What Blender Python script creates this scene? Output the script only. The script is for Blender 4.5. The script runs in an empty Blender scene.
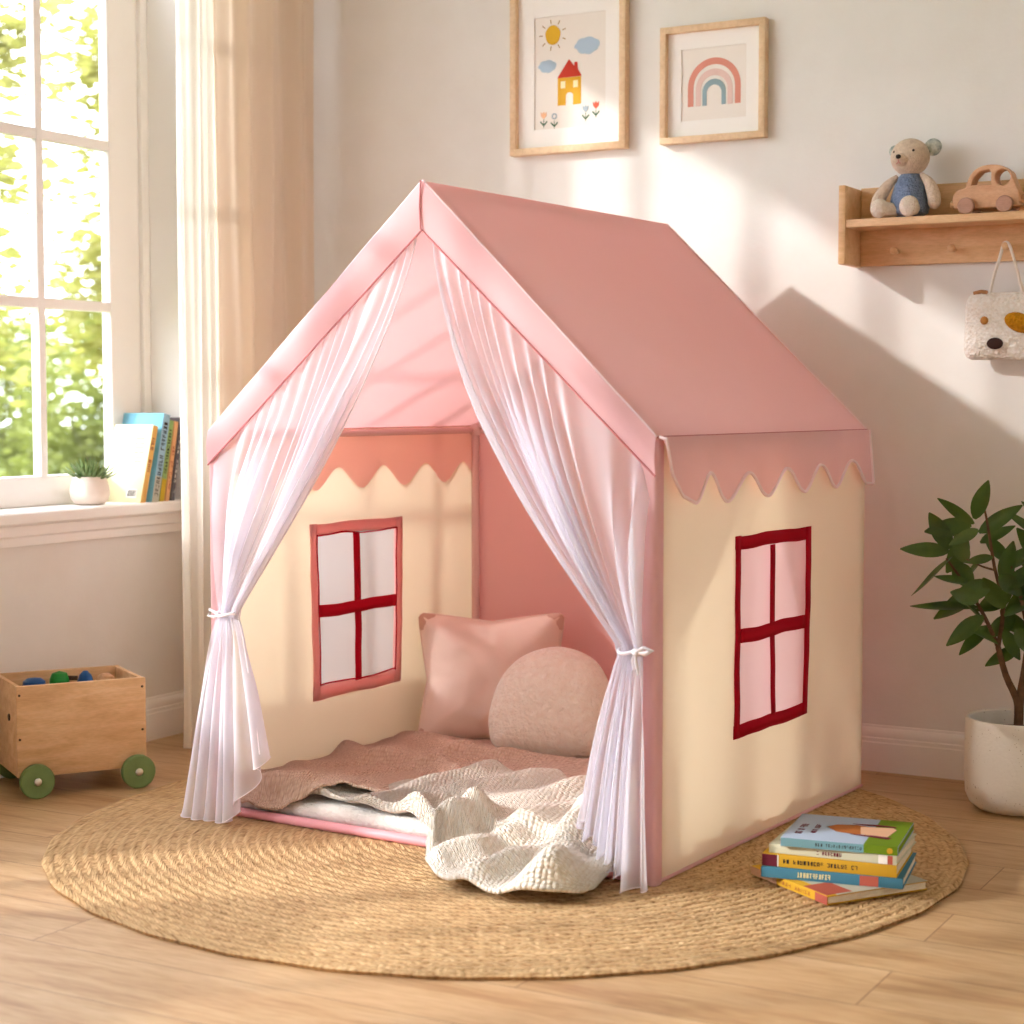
import bpy, bmesh, math, random
from mathutils import Vector, Matrix, noise
sc = bpy.context.scene
COL = sc.collection
PI = math.pi
R = math.radians
rnd = random.Random(7)

# ------------------------------------------------------------------ helpers
def srgb(r, g, b):
    f = lambda c: ((c/255)/12.92 if c/255 <= .04045 else (((c/255)+.055)/1.055)**2.4)
    return (f(r), f(g), f(b), 1)

class MB:
    def __init__(s): s.bm = bmesh.new(); s.mi = 0
    def _post(s, verts, M, faces=None):
        if M is not None: bmesh.ops.transform(s.bm, matrix=M, verts=verts)
        fs = faces if faces is not None else {f for v in verts for f in v.link_faces}
        for f in fs: f.material_index = s.mi
    def box(s, x0, x1, y0, y1, z0, z1, bev=0, M=None, seg=2):
        r = bmesh.ops.create_cube(s.bm, size=1)
        T = Matrix.Translation(((x0+x1)/2, (y0+y1)/2, (z0+z1)/2)) @ Matrix.Diagonal((x1-x0, y1-y0, z1-z0, 1))
        bmesh.ops.transform(s.bm, matrix=T, verts=r['verts'])
        vs = r['verts']
        if bev:
            es = list({e for v in vs for e in v.link_edges})
            n0 = set(s.bm.verts)
            rr = bmesh.ops.bevel(s.bm, geom=es, offset=bev, segments=seg, affect='EDGES', profile=.5)
            vs = list({v for f in rr['faces'] for v in f.verts} | {v for v in vs if v.is_valid})
        s._post(vs, M)
        return s
    def lathe(s, prof, seg=32, M=None, cap=True):
        rings = []
        for r, z in prof:
            rings.append([s.bm.verts.new((r*math.cos(2*PI*k/seg), r*math.sin(2*PI*k/seg), z)) for k in range(seg)])
        fs = []
        for a, b in zip(rings, rings[1:]):
            for k in range(seg):
                fs.append(s.bm.faces.new((a[k], a[(k+1) % seg], b[(k+1) % seg], b[k])))
        if cap:
            if prof[0][0] > 1e-6: fs.append(s.bm.faces.new(rings[0][::-1]))
            if prof[-1][0] > 1e-6: fs.append(s.bm.faces.new(rings[-1]))
        s._post([v for r in rings for v in r], M, fs)
        return s
    def tube(s, pts, rad, seg=10, cap=True, M=None, flat=1.0):
        pts = [Vector(p) for p in pts]; n = len(pts)
        rs = rad if isinstance(rad, (list, tuple)) else [rad]*n
        rings = []; up = None
        for i, p in enumerate(pts):
            t = (pts[min(i+1, n-1)] - pts[max(i-1, 0)]).normalized()
            if up is None: up = Vector((0, 0, 1)) if abs(t.z) < .9 else Vector((1, 0, 0))
            x = t.cross(up)
            if x.length < 1e-5: x = t.orthogonal()
            x.normalize(); y = x.cross(t).normalized(); up = y
            rings.append([s.bm.verts.new(p + (x*math.cos(2*PI*k/seg) + y*flat*math.sin(2*PI*k/seg))*rs[i]) for k in range(seg)])
        fs = []
        for a, b in zip(rings, rings[1:]):
            for k in range(seg): fs.append(s.bm.faces.new((a[k], a[(k+1) % seg], b[(k+1) % seg], b[k])))
        if cap: fs.append(s.bm.faces.new(rings[0][::-1])); fs.append(s.bm.faces.new(rings[-1]))
        s._post([v for r in rings for v in r], M, fs)
        return s
    def cyl(s, p0, p1, r, seg=24, bev=0):
        p0, p1 = Vector(p0), Vector(p1); L = (p1-p0).length
        M = Matrix.Translation(p0) @ (p1-p0).to_track_quat('Z', 'Y').to_matrix().to_4x4()
        b = bev or L*.02
        return s.lathe([(max(r-b, 1e-4), 0), (r, b), (r, L-b), (max(r-b, 1e-4), L)], seg, M)
    def ball(s, c, rx, ry=None, rz=None, M=None, seg=20):
        r = bmesh.ops.create_uvsphere(s.bm, u_segments=seg, v_segments=seg*2//3, radius=1)
        T = Matrix.Translation(c) @ (M or Matrix()) @ Matrix.Diagonal((rx, ry or rx, rz or rx, 1))
        s._post(r['verts'], T)
        return s
    def grid(s, us, vs, fn, skip=None, closed=False):
        V = [[s.bm.verts.new(fn(u, v)) for v in vs] for u in us]
        for i in range(len(us) - (0 if closed else 1)):
            for j in range(len(vs)-1):
                i2 = (i+1) % len(us)
                if skip and skip((us[i]+us[i2])/2, (vs[j]+vs[j+1])/2): continue
                f = s.bm.faces.new((V[i][j], V[i2][j], V[i2][j+1], V[i][j+1])); f.material_index = s.mi
        return s
    def poly(s, pts):
        f = s.bm.faces.new([s.bm.verts.new(p) for p in pts]); f.material_index = s.mi; return s
    def add_mesh(s, me, M=None):
        n = len(s.bm.verts); nf = len(s.bm.faces)
        s.bm.from_mesh(me); s.bm.verts.ensure_lookup_table(); s.bm.faces.ensure_lookup_table()
        s._post(s.bm.verts[n:], M, s.bm.faces[nf:]); return s
    def build(s, name, mats, parent=None, smooth=True, loc=None, rot=None, angle=38, solid=0, sub=0, fixn=True):
        loose = [v for v in s.bm.verts if not v.link_faces]
        if loose: bmesh.ops.delete(s.bm, geom=loose, context='VERTS')
        if fixn: bmesh.ops.recalc_face_normals(s.bm, faces=s.bm.faces)
        me = bpy.data.meshes.new(name); s.bm.to_mesh(me); s.bm.free()
        for m in (mats if isinstance(mats, (list, tuple)) else [mats]): me.materials.append(m)
        if smooth:
            me.polygons.foreach_set('use_smooth', [True]*len(me.polygons))
            me.set_sharp_from_angle(angle=R(angle))
        o = bpy.data.objects.new(name, me); COL.objects.link(o)
        if parent: o.parent = parent
        if loc: o.location = loc
        if rot: o.rotation_euler = rot
        if solid:
            m = o.modifiers.new('s', 'SOLIDIFY'); m.thickness = solid; m.offset = 0
        if sub:
            m = o.modifiers.new('b', 'SUBSURF'); m.levels = sub; m.render_levels = sub
        return o

def lin(a, b, n): return [a + (b-a)*i/n for i in range(n+1)]
def tag(o, label, cat, group=None):
    o['label'] = label; o['category'] = cat
    if group: o['group'] = group
    return o
def thing(name, label, cat, loc=(0, 0, 0), rz=0, group=None):
    o = bpy.data.objects.new(name, None); COL.objects.link(o); o.empty_display_size = .05
    o.location = loc; o.rotation_euler = (0, 0, rz)
    return tag(o, label, cat, group)
def struct(o): o['kind'] = 'structure'; return o

def shape_mesh(loops, thick, bevel=0):
    cu = bpy.data.curves.new('t', 'CURVE'); cu.dimensions = '2D'; cu.fill_mode = 'BOTH'; cu.extrude = max(thick/2-bevel, 1e-5)
    cu.bevel_depth = bevel; cu.bevel_resolution = 2
    if bevel: cu.offset = -bevel
    for lp in loops:
        sp = cu.splines.new('POLY'); sp.points.add(len(lp)-1); sp.use_cyclic_u = True
        for p, q in zip(sp.points, lp): p.co = (q[0], q[1], 0, 1)
    o = bpy.data.objects.new('t', cu); COL.objects.link(o)
    dg = bpy.context.evaluated_depsgraph_get(); dg.update()
    me = bpy.data.meshes.new_from_object(o.evaluated_get(dg))
    bpy.data.objects.remove(o); return me
XZ = Matrix(((1, 0, 0, 0), (0, 0, -1, 0), (0, 1, 0, 0), (0, 0, 0, 1)))   # sheet upright, facing -y
def flat_shape(mb, loops, thick, y, bevel=0, M=None):
    me = shape_mesh(loops, thick, bevel)
    T = (M or Matrix()) @ Matrix.Translation((0, y, 0)) @ XZ
    mb.add_mesh(me, T); bpy.data.meshes.remove(me); return mb
def circ(cx, cy, r, n=28, ry=None, a0=0, a1=2*PI):
    return [(cx + r*math.cos(a0+(a1-a0)*k/n), cy + (ry or r)*math.sin(a0+(a1-a0)*k/n)) for k in range(n + (0 if abs(a1-a0-2*PI) < 1e-6 else 1))]
def spline(pts, n):                         # Catmull-Rom through the points, parameter 0..1
    P = [Vector(p) for p in pts]; m = len(P)-1
    def at(t):
        x = min(max(t, 0), 1)*m; i = min(int(x), m-1); f = x-i
        a, b, c, d = P[max(i-1, 0)], P[i], P[i+1], P[min(i+2, m)]
        return .5*((2*b) + (c-a)*f + (2*a-5*b+4*c-d)*f*f + (3*b-a-3*c+d)*f**3)
    return at if n is None else [at(k/n) for k in range(n+1)]
def sm(x, a=0, b=1):
    t = min(max((x-a)/(b-a), 0), 1); return t*t*(3-2*t)

# ------------------------------------------------------------------ materials
def newmat(name):
    m = bpy.data.materials.new(name); m.use_nodes = True
    nt = m.node_tree; nt.nodes.clear()
    return m, nt, lambda t, **k: _n(nt, t, **k)
def _n(nt, t, **k):
    n = nt.nodes.new(t)
    for a, v in k.items():
        if a in n.inputs: n.inputs[a].default_value = v
        else: setattr(n, a, v)
    return n
def coords(nt, kind='Object', scale=(1, 1, 1), rot=(0, 0, 0)):
    c = nt.nodes.new('ShaderNodeTexCoord'); mp = nt.nodes.new('ShaderNodeMapping')
    mp.inputs['Scale'].default_value = scale; mp.inputs['Rotation'].default_value = rot
    nt.links.new(c.outputs[kind], mp.inputs['Vector']); return mp.outputs['Vector']
def ramp(nt, fac, stops):
    r = nt.nodes.new('ShaderNodeValToRGB'); el = r.color_ramp.elements
    while len(el) < len(stops): el.new(.5)
    for e, (p, c) in zip(el, stops): e.position = p; e.color = c
    nt.links.new(fac, r.inputs['Fac']); return r.outputs['Color']

def mat(name, c1, c2=None, rough=.6, nscale=20, stretch=(1, 1, 1), bump=0, bscale=None, spec=.3, metal=0, kind='noise', sheen=0, transl=0, tcol=None, detail=4, coat=0, trans=0):
    m, nt, n = newmat(name); L = nt.links.new
    p = n('ShaderNodeBsdfPrincipled', Roughness=rough, Metallic=metal)
    p.inputs['Specular IOR Level'].default_value = spec; p.inputs['Sheen Weight'].default_value = sheen
    p.inputs['Coat Weight'].default_value = coat
    p.inputs['Base Color'].default_value = c1
    col = None
    v = coords(nt, scale=stretch)
    if c2 is not None:
        t = n('ShaderNodeTexNoise', Scale=nscale, Detail=detail); L(v, t.inputs['Vector'])
        col = ramp(nt, t.outputs['Fac'], [(.35, c1), (.68, c2)])
        L(col, p.inputs['Base Color'])
    if bump:
        if kind == 'voronoi': t = n('ShaderNodeTexVoronoi', Scale=bscale or 200); o = t.outputs['Distance']
        elif kind == 'weave': t = n('ShaderNodeTexWave', Scale=bscale or 60, Distortion=1.5); o = t.outputs['Fac']
        else: t = n('ShaderNodeTexNoise', Scale=bscale or 200, Detail=3); o = t.outputs['Fac']
        L(v, t.inputs['Vector'])
        b = n('ShaderNodeBump', Strength=1.0, Distance=bump); L(o, b.inputs['Height']); L(b.outputs[0], p.inputs['Normal'])
    out = n('ShaderNodeOutputMaterial'); sh = p.outputs[0]
    if transl:
        tr = n('ShaderNodeBsdfTranslucent'); tr.inputs[0].default_value = tcol or c1
        mx = n('ShaderNodeMixShader', Fac=transl); L(sh, mx.inputs[1]); L(tr.outputs[0], mx.inputs[2]); sh = mx.outputs[0]
    L(sh, out.inputs['Surface']); return m

def sheer(name, col, dens=.5, edge=.35, scale=0):
    m, nt, n = newmat(name); L = nt.links.new
    d = n('ShaderNodeBsdfDiffuse'); d.inputs[0].default_value = col
    t = n('ShaderNodeBsdfTranslucent'); t.inputs[0].default_value = col
    a = n('ShaderNodeMixShader', Fac=.45); L(d.outputs[0], a.inputs[1]); L(t.outputs[0], a.inputs[2])
    tr = n('ShaderNodeBsdfTransparent')
    lw = n('ShaderNodeLayerWeight', Blend=.35)
    ma = n('ShaderNodeMath', operation='MULTIPLY_ADD'); L(lw.outputs['Facing'], ma.inputs[0]); ma.inputs[1].default_value = edge; ma.inputs[2].default_value = dens
    ma.use_clamp = True
    mx = n('ShaderNodeMixShader'); L(ma.outputs[0], mx.inputs[0]); L(tr.outputs[0], mx.inputs[1]); L(a.outputs[0], mx.inputs[2])
    out = n('ShaderNodeOutputMaterial'); L(mx.outputs[0], out.inputs['Surface']); return m

def wood(name, c1, c2, c3, stretch=(2, 14, 14), scale=2.2, rough=.5, bump=.0004):
    m, nt, n = newmat(name); L = nt.links.new
    v = coords(nt, scale=stretch)
    t = n('ShaderNodeTexNoise', Scale=scale, Detail=6, Roughness=.6, Distortion=.6); L(v, t.inputs['Vector'])
    t2 = n('ShaderNodeTexNoise', Scale=scale*9, Detail=3); L(v, t2.inputs['Vector'])
    c = ramp(nt, t.outputs['Fac'], [(.3, c1), (.5, c2), (.7, c3)])
    mx = n('ShaderNodeMix', data_type='RGBA', blend_type='MULTIPLY'); mx.inputs[0].default_value = .35
    g = ramp(nt, t2.outputs['Fac'], [(.35, (.75, .7, .65, 1)), (.6, (1, 1, 1, 1))])
    L(c, mx.inputs[6]); L(g, mx.inputs[7])
    p = n('ShaderNodeBsdfPrincipled', Roughness=rough); p.inputs['Specular IOR Level'].default_value = .3
    L(mx.outputs[2], p.inputs['Base Color'])
    b = n('ShaderNodeBump', Strength=.6, Distance=bump); L(t2.outputs['Fac'], b.inputs['Height']); L(b.outputs[0], p.inputs['Normal'])
    out = n('ShaderNodeOutputMaterial'); L(p.outputs[0], out.inputs['Surface']); return m

m_wall = mat('wall_paint', srgb(231, 227, 222), srgb(235, 232, 228), rough=.85, nscale=6, bump=.0006, bscale=60, spec=.15)
m_white = mat('white_paint', srgb(247, 244, 241), rough=.45, spec=.35)
m_ceil = mat('ceiling_paint', srgb(240, 241, 242), rough=.9)
m_pink = mat('pink_canvas', srgb(247, 213, 217), srgb(248, 216, 220), rough=.9, nscale=5, bump=.0006, bscale=30, spec=.08, transl=.38, tcol=srgb(252, 192, 192))
m_lpink = mat('light_pink_canvas', srgb(244, 200, 203), rough=.9, bump=.0004, bscale=40, spec=.08, transl=.30, tcol=srgb(252, 205, 205))
m_pipe = mat('pale_pink_piping', srgb(250, 224, 228), rough=.8)
m_seam = mat('rose_seam_thread', srgb(205, 130, 132), rough=.8)
m_cream = mat('cream_canvas', srgb(246, 237, 217), srgb(244, 234, 213), rough=.9, nscale=4, bump=.0008, bscale=14, spec=.08, transl=.32, tcol=srgb(250, 232, 195))
m_red = mat('red_cotton', srgb(176, 10, 34), rough=.85, spec=.1)
m_backlit_red = mat('backlit_red_cotton', srgb(248, 192, 188), rough=.85, spec=.1, transl=.5, tcol=srgb(252, 205, 200))  # red cotton against daylight, the light through it put into the colour
m_pane = sheer('window_gauze', srgb(242, 215, 215), .72, .2)
m_pane_w = sheer('white_window_gauze', srgb(240, 236, 236), .56, .1)
m_val = mat('thin_pink_valance_cotton', srgb(250, 216, 214), rough=.9, spec=.05, transl=.6, tcol=srgb(255, 222, 218))
m_pole = mat('dusty_pink_pole', srgb(222, 186, 180), rough=.6)
m_bar = mat('satin_pink_bar', srgb(240, 165, 172), rough=.4)
m_tulle = sheer('white_tulle', srgb(248, 246, 252), .54, .70)
m_ribbon = mat('white_ribbon', srgb(246, 240, 246), rough=.7)
m_sheer = sheer('cream_voile', srgb(250, 246, 236), .68, .4)
m_linen = mat('beige_linen', srgb(236, 222, 204), rough=.95, bump=.0004, bscale=300, spec=.05, transl=.35, tcol=srgb(246, 228, 205))
m_sherpa = mat('white_sherpa', srgb(247, 240, 232), rough=1, bump=.006, bscale=90, sheen=.3, spec=.05)
m_pillow = mat('rose_beige_velvet', srgb(232, 206, 192), srgb(237, 213, 199), rough=.95, nscale=9, bump=.0015, bscale=30, sheen=.25, spec=.05)
m_plush = mat('cream_plush', srgb(246, 230, 214), srgb(251, 240, 226), rough=1, nscale=60, bump=.010, bscale=95, sheen=.4, spec=.03)
m_pot = mat('speckled_stoneware', srgb(226, 219, 208), rough=.55, bump=.0008, bscale=120)
m_potin = mat('grey_pot_inside', srgb(120, 120, 112), rough=.8)
m_soil = mat('potting_soil', srgb(60, 45, 34), srgb(90, 68, 50), rough=1, nscale=80, bump=.004, bscale=80)
m_bark = mat('brown_stem', srgb(92, 66, 48), srgb(120, 88, 62), rough=.85, nscale=60, bump=.002, bscale=90)
m_leaf = mat('dark_glossy_leaf', srgb(44, 70, 28), srgb(86, 110, 46), rough=.38, nscale=14, spec=.5, transl=.18, tcol=srgb(90, 140, 30))
m_oak = wood('light_oak', srgb(216, 172, 124), srgb(228, 186, 140), srgb(236, 198, 154), (3, 16, 16))
m_frame = wood('frame_oak', srgb(220, 184, 146), srgb(230, 198, 160), srgb(236, 208, 172), (6, 6, 6))
m_pine = wood('honey_pine', srgb(212, 166, 122), srgb(226, 184, 140), srgb(236, 200, 160), (2.2, 9, 13), 2.6)
m_beech = wood('toy_beech', srgb(200, 150, 112), srgb(212, 164, 126), srgb(220, 176, 140), (4, 10, 14), 3)
m_beech2 = wood('toy_wheel_walnut', srgb(170, 126, 104), srgb(184, 140, 118), srgb(192, 150, 128), (4, 10, 14), 3)
m_green = mat('olive_green_paint', srgb(116, 140, 88), srgb(124, 148, 94), rough=.6, nscale=30, bump=.0005, bscale=60)
m_steel = mat('bolt_steel', srgb(225, 218, 208), rough=.3, metal=.9)
m_screw = mat('dark_screw', srgb(70, 50, 35), rough=.6)
m_blue = mat('blue_toy_paint', srgb(28, 84, 150), rough=.4); m_gr = mat('green_toy_paint', srgb(20, 140, 50), rough=.4)
m_paper = mat('book_pages', srgb(236, 226, 204), srgb(214, 202, 178), rough=.9, nscale=60, stretch=(1, 1, 12))
m_art = mat('print_paper', srgb(240, 232, 224), rough=.9); m_mount = mat('white_mount_board', srgb(248, 244, 240), rough=.9)
m_ink = mat('dark_ink', srgb(50, 42, 40), rough=.8)
def flat(name, *c): return mat(name, srgb(*c), rough=.85, spec=.1)

def speckle():
    m = m_pot; nt = m.node_tree; L = nt.links.new
    p = [x for x in nt.nodes if x.type == 'BSDF_PRINCIPLED'][0]
    v = coords(nt); t = _n(nt, 'ShaderNodeTexVoronoi', Scale=120.0); L(v, t.inputs['Vector'])
    t2 = _n(nt, 'ShaderNodeTexNoise', Scale=55.0); L(v, t2.inputs['Vector'])
    a = _n(nt, 'ShaderNodeMath', operation='ADD'); L(t.outputs['Distance'], a.inputs[0])
    b = _n(nt, 'ShaderNodeMath', operation='MULTIPLY'); b.inputs[1].default_value = 1.0; L(t2.outputs['Fac'], b.inputs[0]); L(b.outputs[0], a.inputs[1])
    L(ramp(nt, a.outputs[0], [(.52, srgb(186, 170, 150)), (.60, srgb(228, 220, 208))]), p.inputs['Base Color'])
speckle()

def knit(name, c1, c2, sc_=95, depth=.006):
    m, nt, n = newmat(name); L = nt.links.new
    v = coords(nt, 'UV')
    t = n('ShaderNodeTexVoronoi', Scale=sc_); t.inputs['Randomness'].default_value = .45; L(v, t.inputs['Vector'])
    nz = n('ShaderNodeTexNoise', Scale=4.0, Detail=3); L(v, nz.inputs['Vector'])
    c = ramp(nt, t.outputs['Distance'], [(.0, c2), (.75, c1)])
    p = n('ShaderNodeBsdfPrincipled', Roughness=1); p.inputs['Specular IOR Level'].default_value = .05; p.inputs['Sheen Weight'].default_value = .2
    L(c, p.inputs['Base Color'])
    b = n('ShaderNodeBump', Strength=1, Distance=depth); b.invert = True; L(t.outputs['Distance'], b.inputs['Height']); L(b.outputs[0], p.inputs['Normal'])
    out = n('ShaderNodeOutputMaterial'); L(p.outputs[0], out.inputs['Surface']); return m
m_knit = knit('cream_chunky_knit', srgb(230, 216, 196), srgb(253, 249, 240), 110, .008)
m_knit2 = knit('taupe_knit', srgb(200, 164, 142), srgb(232, 206, 186), 118, .007)

def floor_mat():
    m, nt, n = newmat('oak_plank_floor'); L = nt.links.new
    c = n('ShaderNodeTexCoord')
    mp = n('ShaderNodeMapping'); mp.inputs['Location'].default_value = (.33, .055, 0); L(c.outputs['Object'], mp.inputs['Vector'])
    br = n('ShaderNodeTexBrick', Scale=1.0); br.offset = .37; br.offset_frequency = 2
    br.inputs['Brick Width'].default_value = 1.45; br.inputs['Row Height'].default_value = .2
    br.inputs['Mortar Size'].default_value = .0011; br.inputs['Mortar Smooth'].default_value = .3; br.inputs['Bias'].default_value = 0
    br.inputs['Color1'].default_value = (0, 0, 0, 1); br.inputs['Color2'].default_value = (1, 1, 1, 1); br.inputs['Mortar'].default_value = (.5, .5, .5, 1)
    L(mp.outputs[0], br.inputs['Vector'])
    ms = n('ShaderNodeMapping'); ms.inputs['Scale'].default_value = (1.1, 9, 1); L(c.outputs['Object'], ms.inputs['Vector'])
    ad = n('ShaderNodeVectorMath', operation='MULTIPLY_ADD'); L(br.outputs['Color'], ad.inputs[0]); ad.inputs[1].default_value = (7, 3, 0); L(ms.outputs[0], ad.inputs[2])
    t = n('ShaderNodeTexNoise', Scale=1.7, Detail=7, Roughness=.62, Distortion=.9); L(ad.outputs[0], t.inputs['Vector'])
    t2 = n('ShaderNodeTexNoise', Scale=14.0, Detail=4); L(ad.outputs[0], t2.inputs['Vector'])
    base = ramp(nt, t.outputs['Fac'], [(.30, srgb(170, 130, 90)), (.46, srgb(196, 160, 118)), (.70, srgb(210, 178, 138))])
    tone = ramp(nt, br.outputs['Color'], [(0, (.90, .88, .86, 1)), (1, (1.0, 1.0, 1.0, 1))])
    a = n('ShaderNodeMix', data_type='RGBA', blend_type='MULTIPLY'); a.inputs[0].default_value = 1; L(base, a.inputs[6]); L(tone, a.inputs[7])
    g = ramp(nt, t2.outputs['Fac'], [(.33, (.76, .68, .60, 1)), (.58, (1, 1, 1, 1))])
    b = n('ShaderNodeMix', data_type='RGBA', blend_type='MULTIPLY'); b.inputs[0].default_value = .6; L(a.outputs[2], b.inputs[6]); L(g, b.inputs[7])
    d = n('ShaderNodeMix', data_type='RGBA'); L(br.outputs['Fac'], d.inputs[0]); L(b.outputs[2], d.inputs[6]); d.inputs[7].default_value = srgb(105, 68, 42)
    p = n('ShaderNodeBsdfPrincipled', Roughness=.42); p.inputs['Specular IOR Level'].default_value = .35; L(d.outputs[2], p.inputs['Base Color'])
    bm_ = n('ShaderNodeBump', Strength=.5, Distance=.001); bm_.invert = True; L(br.outputs['Fac'], bm_.inputs['Height']); L(bm_.outputs[0], p.inputs['Normal'])
    o = n('ShaderNodeOutputMaterial'); L(p.outputs[0], o.inputs['Surface']); return m
m_floor = floor_mat()

PITCH = .0250
def jute_mat():
    m, nt, n = newmat('braided_jute'); L = nt.links.new
    c = n('ShaderNodeTexCoord'); s = n('ShaderNodeSeparateXYZ'); L(c.outputs['Object'], s.inputs[0])
    at = n('ShaderNodeMath', operation='ARCTAN2'); L(s.outputs['Y'], at.inputs[0]); L(s.outputs['X'], at.inputs[1])
    ln = n('ShaderNodeVectorMath', operation='LENGTH'); L(c.outputs['Object'], ln.inputs[0])
    k = n('ShaderNodeMath', operation='MULTIPLY'); L(ln.outputs['Value'], k.inputs[0]); k.inputs[1].default_value = 2/PITCH
    a2 = n('ShaderNodeMath', operation='MULTIPLY'); L(at.outputs[0], a2.inputs[0]); L(ln.outputs['Value'], a2.inputs[1])
    a3 = n('ShaderNodeMath', operation='MULTIPLY'); L(a2.outputs[0], a3.inputs[0]); a3.inputs[1].default_value = 78
    cb = n('ShaderNodeCombineXYZ'); L(a3.outputs[0], cb.inputs[0]); L(k.outputs[0], cb.inputs[1])
    # slanted strands
    fr = n('ShaderNodeVectorMath', operation='MULTIPLY_ADD'); L(cb.outputs[0], fr.inputs[0]); fr.inputs[1].default_value = (1, 1, 1)
    sk = n('ShaderNodeMath', operation='SINE'); kk = n('ShaderNodeMath', operation='MULTIPLY'); L(k.outputs[0], kk.inputs[0]); kk.inputs[1].default_value = PI; L(kk.outputs[0], sk.inputs[0])
    sh_ = n('ShaderNodeMath', operation='MULTIPLY'); L(sk.outputs[0], sh_.inputs[0]); sh_.inputs[1].default_value = .6; c2 = n('ShaderNodeCombineXYZ'); L(sh_.outputs[0], c2.inputs[0]); L(c2.outputs[0], fr.inputs[2])
    v = n('ShaderNodeTexVoronoi', Scale=1.0); v.inputs['Randomness'].default_value = .5; L(fr.outputs[0], v.inputs['Vector'])
    big = n('ShaderNodeTexNoise', Scale=5.0, Detail=5); L(c.outputs['Object'], big.inputs['Vector'])
    fine = n('ShaderNodeTexNoise', Scale=.55, Detail=4); L(fr.outputs[0], fine.inputs['Vector'])
    col = ramp(nt, v.outputs['Distance'], [(.1, srgb(222, 192, 152)), (.55, srgb(204, 170, 128)), (.85, srgb(150, 114, 78))])
    g = ramp(nt, fine.outputs['Fac'], [(.27, (.42, .33, .26, 1)), (.37, (.86, .83, .78, 1)), (.7, (1.10, 1.08, 1.06, 1))])
    mx = n('ShaderNodeMix', data_type='RGBA', blend_type='MULTIPLY'); mx.inputs[0].default_value = .9; L(col, mx.inputs[6]); L(g, mx.inputs[7])
    g2 = ramp(nt, big.outputs['Fac'], [(.3, (.88, .85, .8, 1)), (.7, (1.06, 1.05, 1.03, 1))])
    m2 = n('ShaderNodeMix', data_type='RGBA', blend_type='MULTIPLY'); m2.inputs[0].default_value = 1; L(mx.outputs[2], m2.inputs[6]); L(g2, m2.inputs[7])
    p = n('ShaderNodeBsdfPrincipled', Roughness=.95); p.inputs['Specular IOR Level'].default_value = .1; L(m2.outputs[2], p.inputs['Base Color'])
    b = n('ShaderNodeBump', Strength=1, Distance=.004); b.invert = True; L(v.outputs['Distance'], b.inputs['Height']); L(b.outputs[0], p.inputs['Normal'])
    o = n('ShaderNodeOutputMaterial'); L(p.outputs[0], o.inputs['Surface']); return m
m_jute = jute_mat()

def glass_mat():
    m, nt, n = newmat('window_glass'); L = nt.links.new
    tr = n('ShaderNodeBsdfTransparent'); gl = n('ShaderNodeBsdfGlossy', Roughness=.02)
    fr = n('ShaderNodeFresnel', IOR=1.25); mx = n('ShaderNodeMixShader'); L(fr.outputs[0], mx.inputs[0]); L(tr.outputs[0], mx.inputs[1]); L(gl.outputs[0], mx.inputs[2])
    o = n('ShaderNodeOutputMaterial'); L(mx.outputs[0], o.inputs['Surface']); return m
m_glass = glass_mat()

# ------------------------------------------------------------------ room (x along back wall, y away from camera, corner at 0,0)
CEIL = 3.05
XR = 4.6; YF = -6.2
struct(MB().box(-.3, XR, YF-.15, .15, -.1, 0).build('floor', m_floor, smooth=False))
struct(MB().box(-.15, XR, 0, .15, 0, CEIL).build('wall_back', m_wall, smooth=False))
struct(MB().box(XR-.3, XR-.15, YF, .0, 0, CEIL).build('wall_right', m_wall, smooth=False))
struct(MB().box(-.15, XR-.15, YF-.15, YF, 0, CEIL).build('wall_front', m_wall, smooth=False))
struct(MB().box(-.3, XR, YF-.15, .15, CEIL, CEIL+.1).build('ceiling', m_ceil, smooth=False))
W0, W1, D1 = -.45, -2.412, -3.12           # window opening y range, added door to D1
SILL = .67; TOP = 2.82; D2 = -4.7; SILL2 = .95
wl = MB()
wl.box(-.17, 0, W0, .15, 0, CEIL); wl.box(-.17, 0, W1-.02, W0, 0, SILL); wl.box(-.17, 0, D2, W0, TOP, CEIL); wl.box(-.17, 0, YF, D2, 0, CEIL); wl.box(-.17, 0, D2, D1, 0, SILL2)
struct(wl.build('wall_left', m_wall, smooth=False))
def prof_strip(prof, p0, p1, out, name):
    """moulded strip: profile (depth, z) swept from p0 to p1; out = room-side normal"""
    mb = MB(); p0, p1, out = Vector(p0), Vector(p1), Vector(out)
    A = [mb.bm.verts.new(p0 + out*d + Vector((0, 0, z))) for d, z in prof]
    B = [mb.bm.verts.new(p1 + out*d + Vector((0, 0, z))) for d, z in prof]
    for i in range(len(prof)): j = (i+1) % len(prof); mb.bm.faces.new((A[i], A[j], B[j], B[i]))
    mb.bm.faces.new(A[::-1]); mb.bm.faces.new(B)
    return struct(mb.build(name, m_white, angle=30))
bprof = [(0, 0), (.018, 0), (.018, .078), (.0155, .081), (.0155, .090), (.012, .093), (.013, .103), (.010, .112), (.005, .118), (.004, .125), (0, .125)]
prof_strip(bprof, (.018, 0, 0), (XR, 0, 0), (0, -1, 0), 'baseboard_back')
prof_strip(bprof, (0, 0, 0), (0, W1, 0), (1, 0, 0), 'baseboard_left')
# sill board with apron below
sprof = [(-.125, SILL), (-.125, .705), (.046, .705), (.052, .700), (.052, .676), (.046, .670), (.026, .666), (.024, .640), (.018, .634), (.016, .612), (0, .610), (0, SILL)]
prof_strip(sprof, (0, W0+.02, 0), (0, W1+.01, 0), (1, 0, 0), 'trim_1')
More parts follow.
